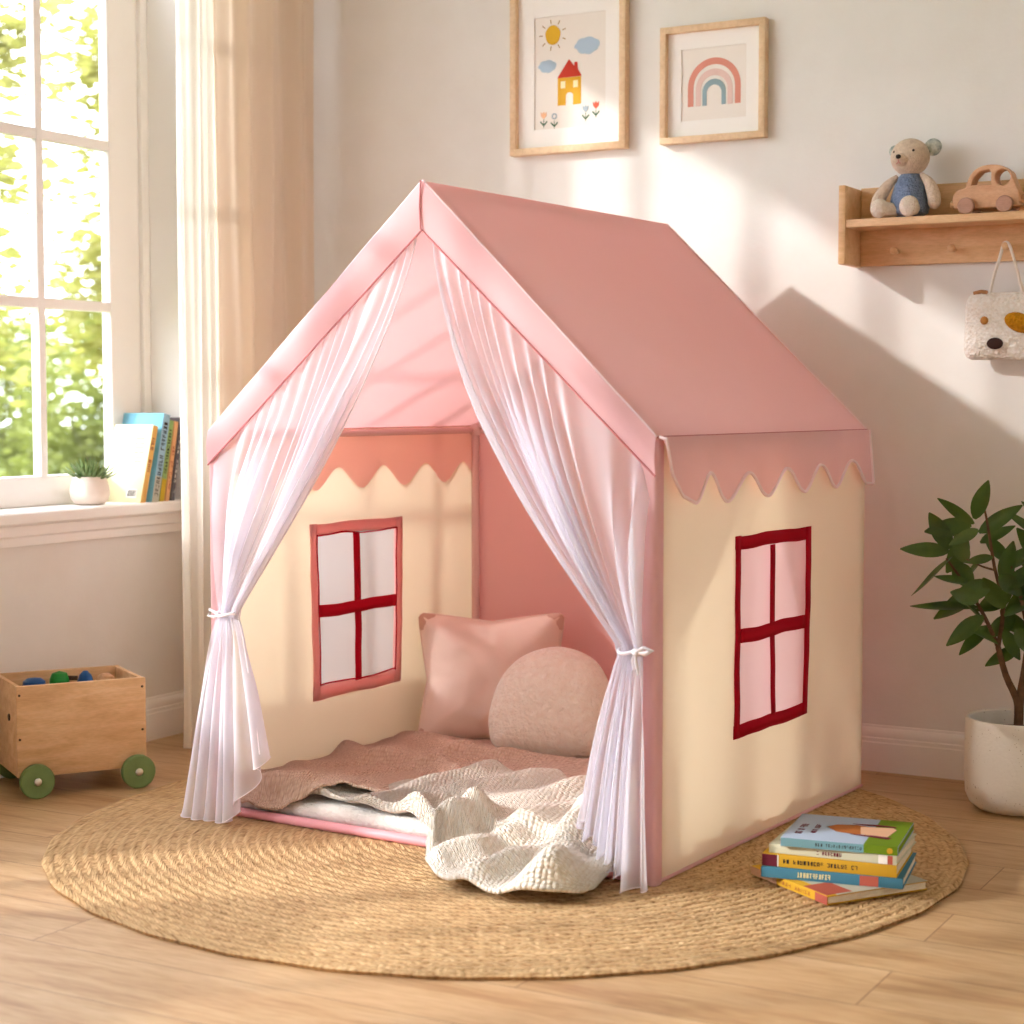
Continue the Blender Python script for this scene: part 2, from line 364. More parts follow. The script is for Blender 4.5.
# white lining of the window opening
lin_ = MB()
lin_.box(-.17, .004, W0-.012, W0+.0, .705, TOP); lin_.box(-.17, .004, D2, W0, TOP-.012, TOP)
struct(lin_.build('trim_2', m_white, smooth=False))
# window frame with glazing bars
G0 = -.624; PW = .27; BW_ = .027
fr = MB()
fr.box(-.16, -.105, W0-.045, W0-.012, .705, TOP-.012, .004)
fr.box(-.155, -.118, G0, W0-.045, .705, TOP-.05, .005)                 # right stile
ys = G0; cols = []
for k in range(6):
    cols.append((ys-PW, ys)); ys -= PW
    if k < 5: fr.box(-.150, -.118, ys-BW_, ys, .78, TOP-.05, .004); ys -= BW_
YE = ys
fr.box(-.155, -.118, W1, YE, .705, TOP-.05, .005)
zs = [.79, 1.26, 1.29, 1.73, 1.76, 2.20, 2.23, 2.67]
fr.box(-.152, -.118, YE, G0, .705, .79, .005); fr.box(-.152, -.118, YE, G0, 2.67, TOP-.012, .005)
for z0, z1 in ((1.26, 1.29), (1.73, 1.76), (2.2, 2.23)): fr.box(-.149, -.119, YE+.001, G0-.001, z0, z1, .004)
wf = struct(fr.build('window_1', m_white, smooth=False))
gl = MB()
for a, b in cols:
    for z0, z1 in zip(zs[::2], zs[1::2]): gl.poly([(-.133, a, z0), (-.133, b, z0), (-.133, b, z1), (-.133, a, z1)])
gl.build('window_glass', m_glass, wf, smooth=False)
# unseen glazed door added beside it, letting low sun onto the floor
dr = MB(); d0 = W1-.02
dr.box(-.16, -.10, d0, W1, 0, TOP-.012, .004)
dr.box(-.155, -.115, d0-.05, d0, .02, TOP-.012, .004); dr.box(-.155, -.115, D1, D1+.05, 0, TOP-.012, .004)
dcols = []; y = d0-.05
DW = (d0-D1-.05-.05-.027)/2
for k_ in range(2):
    dcols.append((y-DW, y)); y -= DW
    if k_: break
    dr.box(-.150, -.118, y-.027, y, .06, TOP-.05, .004); y -= .027
dr.box(-.155, -.115, D1, d0, .0, .06, .004); dr.box(-.155, -.115, D1, d0, 2.67, TOP-.012, .004)
for z0 in (1.26, 2.2): dr.box(-.150, -.118, D1, d0, z0, z0+.03, .004)
dd = struct(dr.build('added_door', m_white, smooth=False))
gd = MB()
for a, b in dcols: gd.poly([(-.133, a, .06), (-.133, b, .06), (-.133, b, 2.67), (-.133, a, 2.67)])
gd.build('added_door_glass', m_glass, dd, smooth=False)
# unseen second window added for sunlight; its high sill shades the front rug
w2_ = MB(); cols2 = []
w2_.box(-.155, -.118, D1-.05, D1, SILL2, TOP-.012, .004); w2_.box(-.155, -.118, D2, D2+.05, SILL2, TOP-.012, .004)
w2_.box(-.152, -.118, D2, D1, SILL2, SILL2+.05, .004); w2_.box(-.152, -.118, D2, D1, 2.72, TOP-.012, .004)
y = D1-.05; PW2 = (D1-D2-.10-4*.027)/5
for k in range(5):
    cols2.append((y-PW2, y)); y -= PW2
    if k < 4: w2_.box(-.150, -.118, y-.027, y, SILL2+.04, 2.73, .004); y -= .027
for z0 in (1.73, 2.2): w2_.box(-.149, -.119, D2+.04, D1-.04, z0, z0+.03, .004)
wo2 = struct(w2_.build('added_window', m_white, smooth=False))
g2_ = MB()
for a, b in cols2: g2_.poly([(-.133, a, SILL2+.05), (-.133, b, SILL2+.05), (-.133, b, 2.72), (-.133, a, 2.72)])
g2_.build('window_glass', m_glass, wo2, smooth=False)

# ------------------------------------------------------------------ room curtains
def drape(name, mt, y0, y1, x0, x1, n, amp, label, z0=.012, z1=2.92, seed=1, flare=.0, top=.7):
    rr = random.Random(seed); ph = [rr.uniform(-.5, .5) for _ in range(24)]
    def fn(u, v):
        z = z0 + (z1-z0)*v
        yy = y0 + (y1-y0)*u + .006*math.sin(3*u*PI+v*4)
        q = u*n; i = int(q) % 24
        w = math.sin(2*PI*(q + .18*math.sin(2*PI*q*.5+ph[3]) + .05*math.sin(v*3+i)))
        w2 = .35*math.sin(2*PI*q*2.1 + 3*v + ph[2])
        A = amp*(1 - (1-top)*v)
        return Vector((x0 + (x1-x0)*u + A*(w+w2*.6) + .01*noise.noise(Vector((u*5, v*3, seed))), yy + .25*A*math.cos(2*PI*q), z))
    o = MB().grid(lin(0, 1, n*16), lin(0, 1, 26), fn).build(name, mt, angle=180, fixn=False)
    return tag(o, label, 'curtain')
drape('sheer_curtain', m_sheer, -.728, -.545, .215, .215, 3, .018, 'thin cream voile curtain letting the window light through', seed=3)
drape('linen_curtain', m_linen, -.560, -.10, .195, .235, 4, .030, 'heavier beige linen curtain hanging into the room corner', seed=5)
rod = MB(); rod.cyl((.21, -.04, 2.94), (.21, -4.6, 2.94), .012); rod.cyl((.21, -.07, 2.94), (0, -.07, 2.94), .008); rod.cyl((.21, -3.6, 2.94), (0, -3.6, 2.94), .008)
tag(rod.build('curtain_rod', m_white), 'slim white rod above the window carrying the curtains', 'curtain rod')

# ------------------------------------------------------------------ jute rug
RC = (1.499, -1.132); RR = 1.02; RUG = .0105
nr = int(RR/PITCH); sub = 6
prof = [(0.0005, .002)]
for i in range(nr*sub+1):
    r = RR*i/(nr*sub)
    if i == 0: continue
    hgt = RUG - .0036*(1-abs(math.sin(PI*r/PITCH)))
    prof.append((r, hgt))
prof.append((RR+.006, .007)); prof.append((RR+.003, .0005)); prof.append((.001, .0005))
rg = MB(); rg.lathe(prof, 160, cap=False)
for v in rg.bm.verts:
    d = math.hypot(v.co.x, v.co.y)
    if d > .95:
        a = math.atan2(v.co.y, v.co.x); k = 1 + .006*math.sin(5*a+1)*sm(d, .95, 1.03) + .0025*math.sin(31*a)*sm(d, .98, 1.03); v.co.x *= k; v.co.y *= k
tag(rg.build('jute_rug', m_jute, loc=(RC[0], RC[1], 0), angle=80), 'large round braided jute rug under the pink play tent', 'rug')

# ------------------------------------------------------------------ play tent
TA = R(-3.80676)
T = thing('play_tent', 'pink and cream fabric playhouse tent with red framed windows', 'play tent', (1.425, -.808, .0085), TA)
HW, HD, EZ, AZ = .6, .5375, .919, 1.468
HB = .580
AX = .026
def nz(x, y, z, s=1.0): return noise.noise(Vector((x*s, y*s, z*s)))
def side_fn(sg, off=0):
    def fn(b, z):
        w = .009*nz(b*2.2, z*1.4, 3+sg) + .007*math.sin(b*11+z*2+sg)*sm(.55-z, 0, .5) + .004*nz(b*7, z*2, 9)
        w *= sm(min(b+HD, HB-b), 0, .08)*sm(z, 0, .06)*sm(EZ-z, 0, .1)
        return Vector((sg*(HW + w + off), b, z))
    return fn
def breaks(a, b, n, extra):
    L = sorted(set([round(x, 5) for x in lin(a, b, n)] + [round(e, 5) for e in extra]))
    out = [L[0]]
    for x in L[1:]:
        if x - out[-1] > .004 or x in [round(e, 5) for e in extra]:
            if x - out[-1] <= .004 and out[-1] not in [round(e, 5) for e in extra]: out[-1] = x
            else: out.append(x)
    return out
WB = (-.17, .222); WZr = (.246, .695); WZl = (.222, .676)
for sg, WZ in ((1, WZr), (-1, WZl)):
    hb = (WB[0]+.012, WB[1]-.012); hz = (WZ[0]+.012, WZ[1]-.012)
    us = breaks(-HD, HB, 36, hb); vs = breaks(0, EZ, 36, hz)
    fn = side_fn(sg)
    MB().grid(us, vs, fn, skip=lambda b, z, hb=hb, hz=hz: hb[0] < b < hb[1] and hz[0] < z < hz[1]).build('side_panel', m_cream, T, angle=180)
    # pane of gauze
    MB().grid(lin(hb[0]-.004, hb[1]+.004, 20), lin(hz[0]-.004, hz[1]+.004, 20), lambda b, z, f=side_fn(sg, -.004 if sg > 0 else .004): f(b, z) + Vector((.002*nz(b*9, z*9, 5), 0, 0))).build('window_pane', m_pane if sg > 0 else m_pane_w, T, angle=180)
    def ribbon(mb, b0, b1, z0, z1, off, sg=sg, seed=0):
        f = side_fn(sg, off); horiz = (b1-b0) > (z1-z0)
        def g(b, z):
            if horiz: z2 = z + .0035*nz(b*14, seed, z*3) + .002*math.sin(b*23+seed); b2 = b
            else: b2 = b + .003*nz(z*14, seed+4, b*3); z2 = z
            return f(b2, z2)
        nb = max(2, int((b1-b0)/.02)); nzz = max(2, int((z1-z0)/.02))
        mb.grid(lin(b0, b1, nb), lin(z0, z1, nzz), g)
    b0, b1 = WB; z0, z1 = WZ; t = .030; m0, m1 = .004, .034; h0, h1 = (z0+z1)/2-.015, (z0+z1)/2+.017
    o1 = .0025 if sg > 0 else -.0025
    w = MB()
    ribbon(w, b0, b1, z1-t, z1, o1, seed=1); ribbon(w, b0, b1, z0, z0+t+(0 if sg > 0 else .006), o1, seed=2)
    ribbon(w, b0, b0+t-.004, z0, z1, o1*1.3, seed=3); ribbon(w, b1-t, b1, z0, z1, o1*1.3, seed=4)
    wfr = w.build('window_frame', m_red if sg > 0 else m_backlit_red, T, angle=180, solid=.0012)
    w = MB(); ribbon(w, m0, m1-.004, z0+t, z1-t, o1*1.5, seed=5); ribbon(w, b0+t-.004, b1-t, h0, h1, o1*1.8, seed=6)
    if sg < 0:
        e = .004
        ribbon(w, b0+t-.006, b0+t-.006+e, z0+t+.004, z1-t+.002, o1*1.9, seed=7); ribbon(w, b1-t-.001, b1-t+e, z0+t+.004, z1-t+.002, o1*1.9, seed=8)
        ribbon(w, b0+t-.006, b1-t+e, z1-t-.002, z1-t+.002, o1*1.9, seed=9); ribbon(w, b0+t-.006, b1-t+e, z0+t+.004, z0+t+.008, o1*1.9, seed=10)
    cross = w.build('window_crossbars', m_red, wfr, angle=180, solid=.0012)
    # outside face of the left window
    if sg < 0:
        w = MB(); ribbon(w, b0, b1, z1-t, z1, .0025); ribbon(w, b0, b1, z0, z0+t, .0025); ribbon(w, b0, b0+t, z0, z1, .0035); ribbon(w, b1-t, b1, z0, z1, .0035)
        w.build('outer_window_frame', m_backlit_red, T, angle=180)
for sg in (1, -1):
    MB().tube([side_fn(sg, .001)(b, .006) for b in lin(-HD, HB, 20)], .004, 6).build('bottom_hem', m_pink, T)
# roof slopes
for sg in (1, -1):
    def rf(t, b, sg=sg):
        x = sg*AX + (HW*1.004 - sg*AX)*t; z = AZ + (EZ-AZ)*t
        s_ = -.010*math.sin(PI*t)*math.sin(PI*(b+HD)/(2*HB+.004))*1.0 + .004*nz(t*2.5, b*3, 4+sg) * math.sin(PI*t)
        return Vector((sg*(x + .55*s_), b, z + .7*s_))
    MB().grid(lin(0, 1, 28), lin(-HD-.005, HB+.004, 30), rf).build('roof_slope', m_pink, T, angle=180)
    # fascia down the front rake
    def fa(t, v, sg=sg):
        zo = AZ + (EZ-AZ)*t; zi = 1.362 + (.840-1.362)*t
        z = zo + (zi-zo)*v
        return Vector((AX*(1-t) + sg*HW*1.004*t, -HD-.007-.006*math.sin(PI*v)+.002*nz(t*6, v*2, sg), z))
    MB().grid(lin(0, 1, 36), lin(0, 1, 6), fa).build('roof_fascia', m_lpink, T, angle=180)
    MB().tube([fa(t, 1)+Vector((0, -.001, 0)) for t in lin(0, 1, 24)], .0022, 6).build('fascia_hem', m_seam, T)
    MB().tube([fa(t, -.01)+Vector((0, .004, .0)) for t in lin(0, 1, 24)], .0028, 6).build('roof_piping', m_pipe, T)
    MB().tube([rf(t, HB+.004) for t in lin(0, 1, 16)], .0025, 6).build('roof_piping', m_pipe, T)
    MB().tube([rf(1, b) + Vector((0, 0, .0)) for b in lin(-HD, HB+.004, 20)], .0025, 6).build('eave_seam', m_seam, T)
MB().tube([(AX, -HD-.012, AZ), (AX, -HD-.016, 1.41), (AX, -HD-.012, 1.362)], .002, 6).build('apex_seam', m_seam, T)
# valances
def val_curve(pts):
    def f(b):
        for (b0, z0), (b1, z1) in zip(pts, pts[1:]):
            if b0 <= b <= b1:
                t = (b-b0)/(b1-b0); return z0 + (z1-z0)*((t*t*(3-2*t)) if abs(z1-z0) > .055 and b0 > -.41 else t)
        return pts[-1][1] if b > pts[-1][0] else pts[0][1]
    return f
vr = [(-.535, .915), (-.505, .845), (-.455, .797), (-.405, .780), (-.339, .841), (-.247, .776), (-.153, .835), (-.039, .779), (.048, .838), (.164, .780), (.242, .840), (.351, .783), (.436, .845), (.550, .785), (.590, .782)]
f = val_curve(vr)
def vfn(b, v, f=f):
    z = .919 + (f(b)-.919)*v
    return Vector((HW*1.004 + .004 + .014*v + .003*math.sin(b*30)*v, b, z))
us = lin(-.535, .590, 180)
MB().grid(us, lin(0, 1, 6), vfn).build('valance', m_pink, T, angle=180)
MB().tube([vfn(-.535, 0)] + [vfn(b, 1)+Vector((.001, 0, 0)) for b in us] + [vfn(.590, 0)], .0038, 6).build('valance_piping', m_pipe, T)
pts = [(-.5375, .79)] + [(-.440 + .096*k, .762 if k % 2 else .819) for k in range(11) if -.440+.096*k < .56] + [(.580, .765)]
f2 = val_curve(sorted(pts))
for xo in (-HW+.006, -HW-.010):  # inner copy added for the outer one's backlit silhouette through the panel
    MB().grid(lin(-.53, .572, 150), lin(0, 1, 5), lambda b, v, xo=xo: Vector((xo+.002*math.sin(b*25)*v, b, .917+(f2(b)-.917)*v))).build('valance', m_val, T, angle=180)
# back wall and floor of the tent
mb = MB()
mb.grid(lin(-HW, HW, 24), lin(0, EZ, 20), lambda x, z: Vector((x, HB + .006*nz(x*3, z*3, 1)*sm(min(HW-abs(x), z), 0, .08), z)))
mb.grid(lin(-1, 1, 24), lin(0, 1, 12), lambda u, v: Vector((AX*v + u*HW*(1-v*.999), HB, EZ + (AZ-EZ)*v)))
mb.build('back_panel', mat('salmon_pink_canvas', srgb(248, 198, 194), rough=.9, bump=.0006, bscale=30, spec=.08, transl=.34, tcol=srgb(250, 180, 172)), T, angle=180)
MB().box(-HW+.01, HW-.01, -HD+.01, HB-.01, .004, .010).build('ground_sheet', m_lpink, T, smooth=False)
# sleeves at the front corners
def sleeve(x0, x1, z1):
    def fn(a, z):
        cx = (x0+x1)/2; hw = (x1-x0)/2; c, s_ = math.cos(a), math.sin(a)
        e = .5
        return Vector((cx + hw*math.copysign(abs(c)**e, c), -HD+.014 + .019*math.copysign(abs(s_)**e, s_) + .0015*nz(a, z*6, 2), z))
    return MB().grid(lin(0, 2*PI*31/32, 31), lin(.0, z1, 14), fn, closed=True)
sleeve(.556, .605, .915).build('corner_sleeve', m_lpink, T, angle=60)
sleeve(-.605, -.568, .905).build('corner_sleeve', m_lpink, T, angle=60)
# poles
def pole(name, p0, p1, r=.0115, m=m_pole): return MB().cyl(p0, p1, r, 16).build(name, m, T)
pole('corner_pole', (-.583, .5625, .0), (-.583, .5625, .918)); pole('corner_pole', (.583, .5625, 0), (.583, .5625, .918))
pole('corner_pole', (-.583, -.52, 0), (-.583, -.52, .918), .010); pole('corner_pole', (.58, -.52, 0), (.58, -.52, .918), .010)
pole('eave_pole', (-.585, -.52, .907), (-.585, .5625, .907), .0085); pole('eave_pole', (.585, -.52, .907), (.585, .5625, .907))
pole('eave_pole', (-.583, .5645, .907), (.583, .5645, .907), .0085)
for b in (-.52, .5625):
    for sg in (1, -1): pole('rafter_pole', (sg*.583, b, .909), (AX, b, 1.440), .0095)
pole('ridge_pole', (AX, -.52, 1.440), (AX, .5625, 1.440), .0095)
pole('base_pole', (-.575, -HD+.004, .0125), (.575, -HD+.004, .0125), .0112, m_bar)
for x in (-.578, .578): pole('base_pole', (x, -.52, .014), (x, .5625, .014), .008, m_bar)
pole('base_pole', (-.58, .5645, .016), (.58, .5645, .016), .010, m_bar)
MB().cyl((.03, -HD+.004, .0125), (.085, -HD+.004, .0125), .0124, 16).build('pole_joint', m_pipe, T)
for z_ in (.93,):
    MB().ball((-.583, .5625, .908), .019).build('corner_joint', m_pole, T)

# tulle curtains
def tulle(sg, apx, eave, tie, hem, tw, npl, seed):
    """apx/eave: ends of the gathered heading; tie: (a, z); hem: curve of the bottom edge as spline of (a, b, z)"""
    ph = seed*1.7
    NT, NR = 210, 46
    hemf = spline([Vector(h) for h in hem], None)
    def fn(t, r):
        # t 0 = opening edge (near apex), 1 = post edge
        a0 = apx[0] + (eave[0]-apx[0])*t**1.45; z0 = apx[1] + (eave[1]-apx[1])*t**1.45
        q = t*npl + .55*math.sin(t*7+ph) + .22*math.sin(t*19+2*ph)
        if r <= .62:
            f = r/.62
            at = tie[0] + sg*tw*(t-.5); zt = tie[1]
            g = f**(1.30 - .25*t)
            a = a0 + (at-a0)*g
            z = z0 + (zt-z0)*f
            # slack swag near the opening edge
            a += -sg*.018*math.sin(PI*min(1, f*1.05))*(1-t)*.8
            amp = (.004 + .020*sm(f, 0, .5)*(.55+.45*math.sin(t*13+ph*2+f*2)))*(1 - .5*sm(f, .6, 1))
            bb = -HD + .006 - amp*(1+math.sin(2*PI*q)) - .02*math.sin(PI*f) - .018*sm(f, .5, 1)
            a += .25*amp*math.cos(2*PI*q)*(1-sm(f, .8, 1))
        else:
            f = (r-.62)/.38
            h = hemf(t)
            at = tie[0] + sg*tw*(t-.5)
            g = f**.72
            a = at + (h.x-at)*g; z = tie[1] + (h.z-tie[1])*f
            b_tie = -HD + .006 - .0081*(1+math.sin(2*PI*q)) - .018
            bb = b_tie + (h.y-b_tie)*g - .022*sm(f, 0, .6)*math.sin(2*PI*(q*.62+.1*math.sin(f*3)))
            a += .010*sm(f, 0, .5)*math.cos(2*PI*q*.62)
            z += .004*math.sin(2*PI*q*.9)*f
        return Vector((a, bb, max(z, .008)))
    o = MB().grid(lin(0, 1, NT), lin(0, 1, NR), fn).build('tulle_curtain', m_tulle, T, angle=180)
    # hems
    MB().tube([fn(0, r) for r in lin(0, 1, NR)], .0016, 5).build('curtain_hem', m_ribbon, o)
    MB().tube([fn(t, 1) for t in lin(0, 1, 120)], .0014, 5).build('curtain_hem', m_ribbon, o)
    # tieback ring
    ring = [Vector((tie[0] + (tw/2+.003)*math.cos(a), -HD-.024+.017*math.sin(a), tie[1]+.001+.004*math.cos(a*2+1))) for a in lin(0, 2*PI, 24)]
    tb = MB(); tb.tube(ring, .0038, 8, cap=False)
    return o, tb
o, tb = tulle(-1, (.010, 1.366), (-.588, .856), (-.532, .488),
              [(-.398, -.58, .175), (-.410, -.59, .14), (-.445, -.605, .07), (-.487, -.615, .012), (-.53, -.61, .0), (-.585, -.62, .0), (-.640, -.60, .0)], .052, 12, 1)
tb.tube([(-.558, -HD-.03, .490), (-.578, -HD-.034, .498), (-.582, -HD-.034, .484), (-.566, -HD-.03, .480), (-.558, -HD-.03, .486)], .004, 7)
tb.build('tieback', m_ribbon, o)
o, tb = tulle(1, (.048, 1.340), (.590, .856), (.556, .483),
              [(.455, -.575, .125), (.460, -.59, .100), (.500, -.59, .085), (.525, -.61, .045), (.555, -.60, .03), (.575, -.62, .0), (.612, -.595, .0)], .046, 12, 2)
kn = Vector((.580, -HD-.045, .486))
tb.ball(kn, .008)
tb.tube([kn, kn+Vector((.022, -.006, .012)), kn+Vector((.036, -.004, .006)), kn+Vector((.020, -.002, -.002)), kn], [.004, .007, .008, .006, .003], 8, flat=.5)
tb.tube([kn, kn+Vector((.004, -.006, -.02)), kn+Vector((.010, -.004, -.045))], [.004, .006, .005], 8, flat=.5)
tb.tube([kn, kn+Vector((-.004, -.006, -.015)), kn+Vector((.0, -.006, -.034))], [.004, .005, .005], 8, flat=.5)
tb.build('tieback', m_ribbon, o)

# ------------------------------------------------------------------ bedding inside the tent (own things, placed in the tent's frame)
TM = Matrix.Translation((1.425, -.808, .008)) @ Matrix.Rotation(TA, 4, 'Z')
TL = (1.425, -.808, .006)
def uvmesh(name, us, vs, fn, mt, thick, label, cat, loc=TL, rz=TA, uvs=(1, 1)):
    mb = MB(); mb.grid(us, vs, fn)
    uv = mb.bm.loops.layers.uv.new('UVMap'); nv = len(vs); idx = {}
    mb.bm.verts.index_update()
    P = [[Vector(fn(u, v)) for v in vs] for u in us]
    # arc length based uv
    for f_ in mb.bm.faces:
        for lp in f_.loops:
            k = lp.vert.index; lp[uv].uv = (us[k//nv]*uvs[0], vs[k % nv]*uvs[1])
    o = mb.build(name, mt, angle=180, solid=thick, fixn=False)
    o.location = loc; o.rotation_euler = (0, 0, rz)
    return tag(o, label, cat)
mt_ = MB(); mt_.box(-.572, .572, -.512, .54, .012, .052, .018, seg=4)
for v in mt_.bm.verts: v.co.z += .004*nz(v.co.x*8, v.co.y*8, 0)
mo = mt_.build('floor_mat', m_sherpa, angle=60, loc=TL, rot=(0, 0, TA)); tag(mo, 'white fleecy padded mat on the tent floor under the blankets', 'floor mat')

def support(x, y):
    h = .056 + (.030-.056)*sm(-y, .498, .522)
    return h + (.012-.030)*sm(-y, .552, .59)
def fold(x, y, s, seed, dirx=.5, diry=1.0):
    wx = x + .16*nz(x*3, y*3, seed); wy = y + .16*nz(x*3+7, y*3, seed)
    a = math.sin((wx*dirx + wy*diry)*s + 2.2*nz(x*2.3, y*2.3, seed+5))
    return max(0, a)**1.6
# taupe blanket
fr2 = spline([(-.570, -.50), (-.52, -.540), (-.44, -.552), (-.35, -.520), (-.27, -.475), (-.20, -.43), (-.10, -.40), (.05, -.33), (.2, -.30), (.38, -.30), (.55, -.30)], None)
bk2 = spline([(-.560, .10), (-.555, .30), (-.52, .40), (-.40, .43), (-.2, .42), (0, .42), (.25, .42), (.4, .42), (.545, .42)], None)
def bl(u, v):
    a, b = fr2(u), bk2(u)
    p = a + (b-a)*v
    x, y = p.x, p.y
    x += .012*nz(v*5, u*3, 7)
    x = max(x, -.578)
    h = support(x, y)
    F = .038*fold(x, y, 20, 2, .35, 1.0) + .012*fold(x, y, 34, 8, -.8, 1.0) + .005*(1+nz(x*8, y*8, 3))
    F *= .45 + .45*sm(-x, -.1, .4) - .35*sm(-x, .45, .578)
    F *= .35 + .65*sm(.30-y, 0, .25)
    edge = .010*max(0, math.sin(u*46+1))*(1-sm(v, 0, .09))*(1-sm(u, .4, .5))
    return Vector((x, y, h + .006 + F + edge + .016*sm(-x, .44, .578)*sm(.42-y, 0, .3)*sm(y, -.5, -.3)))
uvmesh('taupe_blanket', lin(0, 1, 130), lin(0, 1, 100), bl, m_knit2, .006, 'rumpled taupe knit blanket spread over the tent floor', 'blanket', uvs=(1.25, .9))
# cream throw spilling over the front bar
frc = spline([(-.355, -.475), (-.24, -.492), (-.12, -.505), (-.02, -.512), (.05, -.535), (.09, -.62), (.17, -.73), (.28, -.80), (.38, -.81), (.48, -.80), (.545, -.72), (.535, -.62)], None)
bkc = spline([(-.33, -.465), (-.28, -.42), (-.22, -.36), (-.17, -.25), (-.10, -.16), (-.02, -.13), (.08, -.10), (.18, -.13), (.28, -.10), (.38, -.14), (.46, -.22), (.50, -.32)], None)
def th(u, v):
    a, b = frc(u), bkc(u); p = a + (b-a)*v
    x, y = p.x, p.y
    h = support(x, y)
    out = sm(-y, .54, .60)
    base = max(h, 0)
    under = .012*sm(y, -.42, -.30)                      # lies on the taupe blanket at the back
    wv = x*.93 - y*.30 + .035*nz(x*4, y*4, 21)
    F = .040*(.5+.5*math.sin(wv*46+2.4))**1.4*(.75+.5*nz(x*4, y*4, 9)) + .010*(.5+.5*math.sin((x*.35+y)*30+3*nz(x*3, y*3, 4))) + .006*(1+nz(x*6, y*6, 3))
    F *= .40 + .60*sm(x, -.25, .0)
    # rolled fold at the left of the spill and at the right
    F += .045*math.exp(-((x-.10-.30*(y+.60))/.035)**2)*sm(-y, .40, .50)*(1-.5*sm(-y, .70, .80))
    F += .050*math.exp(-((x-.44+.25*(y+.60))/.045)**2)*sm(-y, .32, .45)*(1-.7*sm(-y, .70, .80))
    hem = sm(v, 0, .05)
    F *= .35 + .65*hem
    x += .008*nz(u*10, v*10, 2); y += .008*nz(u*10, v*10, 6)
    return Vector((x, y, base + under + .010 + F))
def th_uv(u, v): return th(u, v)
uvmesh('cream_throw', lin(0, 1, 170), lin(0, 1, 130), th, m_knit, .009, 'cream chunky knit throw spilling out over the front bar onto the rug', 'blanket', uvs=(.95, 1.25))

def pillow(name, outline, thick, mt, label, loc, rz, tilt, pw=.5, wr=.004, seed=0, cat='pillow'):
    """outline: fn(angle)->(x, z) rim; upright cushion standing on its lower edge"""
    NA, NR = 96, 20
    mb = MB()
    for side in (1, -1):
        rings = []
        for j in range(NR+1):
            s_ = j/NR
            ring = []
            for i in range(NA):
                a = 2*PI*i/NA; ox, oz = outline(a)
                k = math.sin(s_*PI/2)
                d = thick/2*(max(0, 1-k**2.6))**pw
                x, z = ox*k, oz*k
                d += wr*nz(x*13, z*13, seed)*(1-k**3) + wr*.6*nz(x*38, z*30, seed+2)*k*(1-k**4)
                ring.append(Vector((x, -side*d, z)))
            rings.append(ring)
        vs = [[mb.bm.verts.new(p) for p in ring] for ring in rings[1:]]
        c = mb.bm.verts.new(rings[0][0])
        for i in range(NA): mb.bm.faces.new((c, vs[0][i], vs[0][(i+1) % NA]))
        for a_, b_ in zip(vs, vs[1:]):
            for i in range(NA): mb.bm.faces.new((a_[i], b_[i], b_[(i+1) % NA], a_[(i+1) % NA]))
    bmesh.ops.remove_doubles(mb.bm, verts=mb.bm.verts, dist=.0002)
    return mb, [outline(2*PI*i/NA) for i in range(NA)]
def sq(a):
    c, s_ = math.cos(a), math.sin(a); n_ = 26
    k = (abs(c)**n_ + abs(s_)**n_)**(-1/n_)
    x, z = c*k, s_*k
    pin = 1 - .14*(1-abs(x*z))**1.0 * (1 if max(abs(x), abs(z)) > .9 else 1)
    return (.203*x*pin, .185*z*pin)
mb, rim = pillow('p', sq, .150, m_pillow, '', None, 0, 0, pw=.62, wr=.008, seed=3)
P = thing('square_pillow', 'square rose-beige cushion with tufted corners leaning in the tent corner', 'pillow', (1.075, -.458, .070), R(29))
X = Matrix.Rotation(R(-15), 4, 'X') @ Matrix.Translation((0, 0, .168))
bmesh.ops.transform(mb.bm, matrix=X, verts=mb.bm.verts)
mb.build('cushion', m_pillow, P, angle=180)
MB().tube([X @ Vector((x*1.003, 0, z*1.003)) for x, z in rim+rim[:1]], .0035, 6, cap=False).build('piping', m_pillow, P)
m_tuft = mat('deep_rose_velvet', srgb(204, 162, 144), rough=.95, sheen=.2)
for sx in (-1, 1):
    for sz in (-1, 1):
        p = Vector((sx*.196, 0, sz*.179)); q = Vector((sx*.160, 0, sz*.142))
        MB().tube([X @ q, X @ ((p+q)/2), X @ p], [.034, .030, .010], 12).build('corner_tuft', m_tuft, P)
def dome(a):
    c, s_ = math.cos(a), math.sin(a)
    pts = [(1, 0), (.93, .42), (.70, .80), (.30, 1.0), (-.10, 1.0), (-.52, .80), (-.82, .42), (-.98, -.10), (-1.0, -.50), (-.90, -.82), (-.55, -.97), (0, -1.0), (.50, -1.0), (.86, -.86), (1.0, -.45)]
    at = spline(pts + [pts[0]], None); v = at(a/(2*PI)); return (.162*v.x, .143*v.y)
mb, rim = pillow('d', dome, .17, m_plush, '', None, 0, 0, pw=.5, wr=.006, seed=11)
X = Matrix.Rotation(R(-10), 4, 'X') @ Matrix.Translation((0, 0, .145))
bmesh.ops.transform(mb.bm, matrix=X, verts=mb.bm.verts)
D = mb.build('dome_cushion', m_plush, angle=180, loc=(1.318, -.575, .066), rot=(0, 0, R(22)))
tag(D, 'cream plush dome-shaped cushion in front of the square one', 'pillow')

# ------------------------------------------------------------------ wooden toy wagon
WG = thing('toy_wagon', 'low wooden toy wagon with green wheels beside the left wall', 'toy wagon', (.327, -1.262, 0), R(57.3))
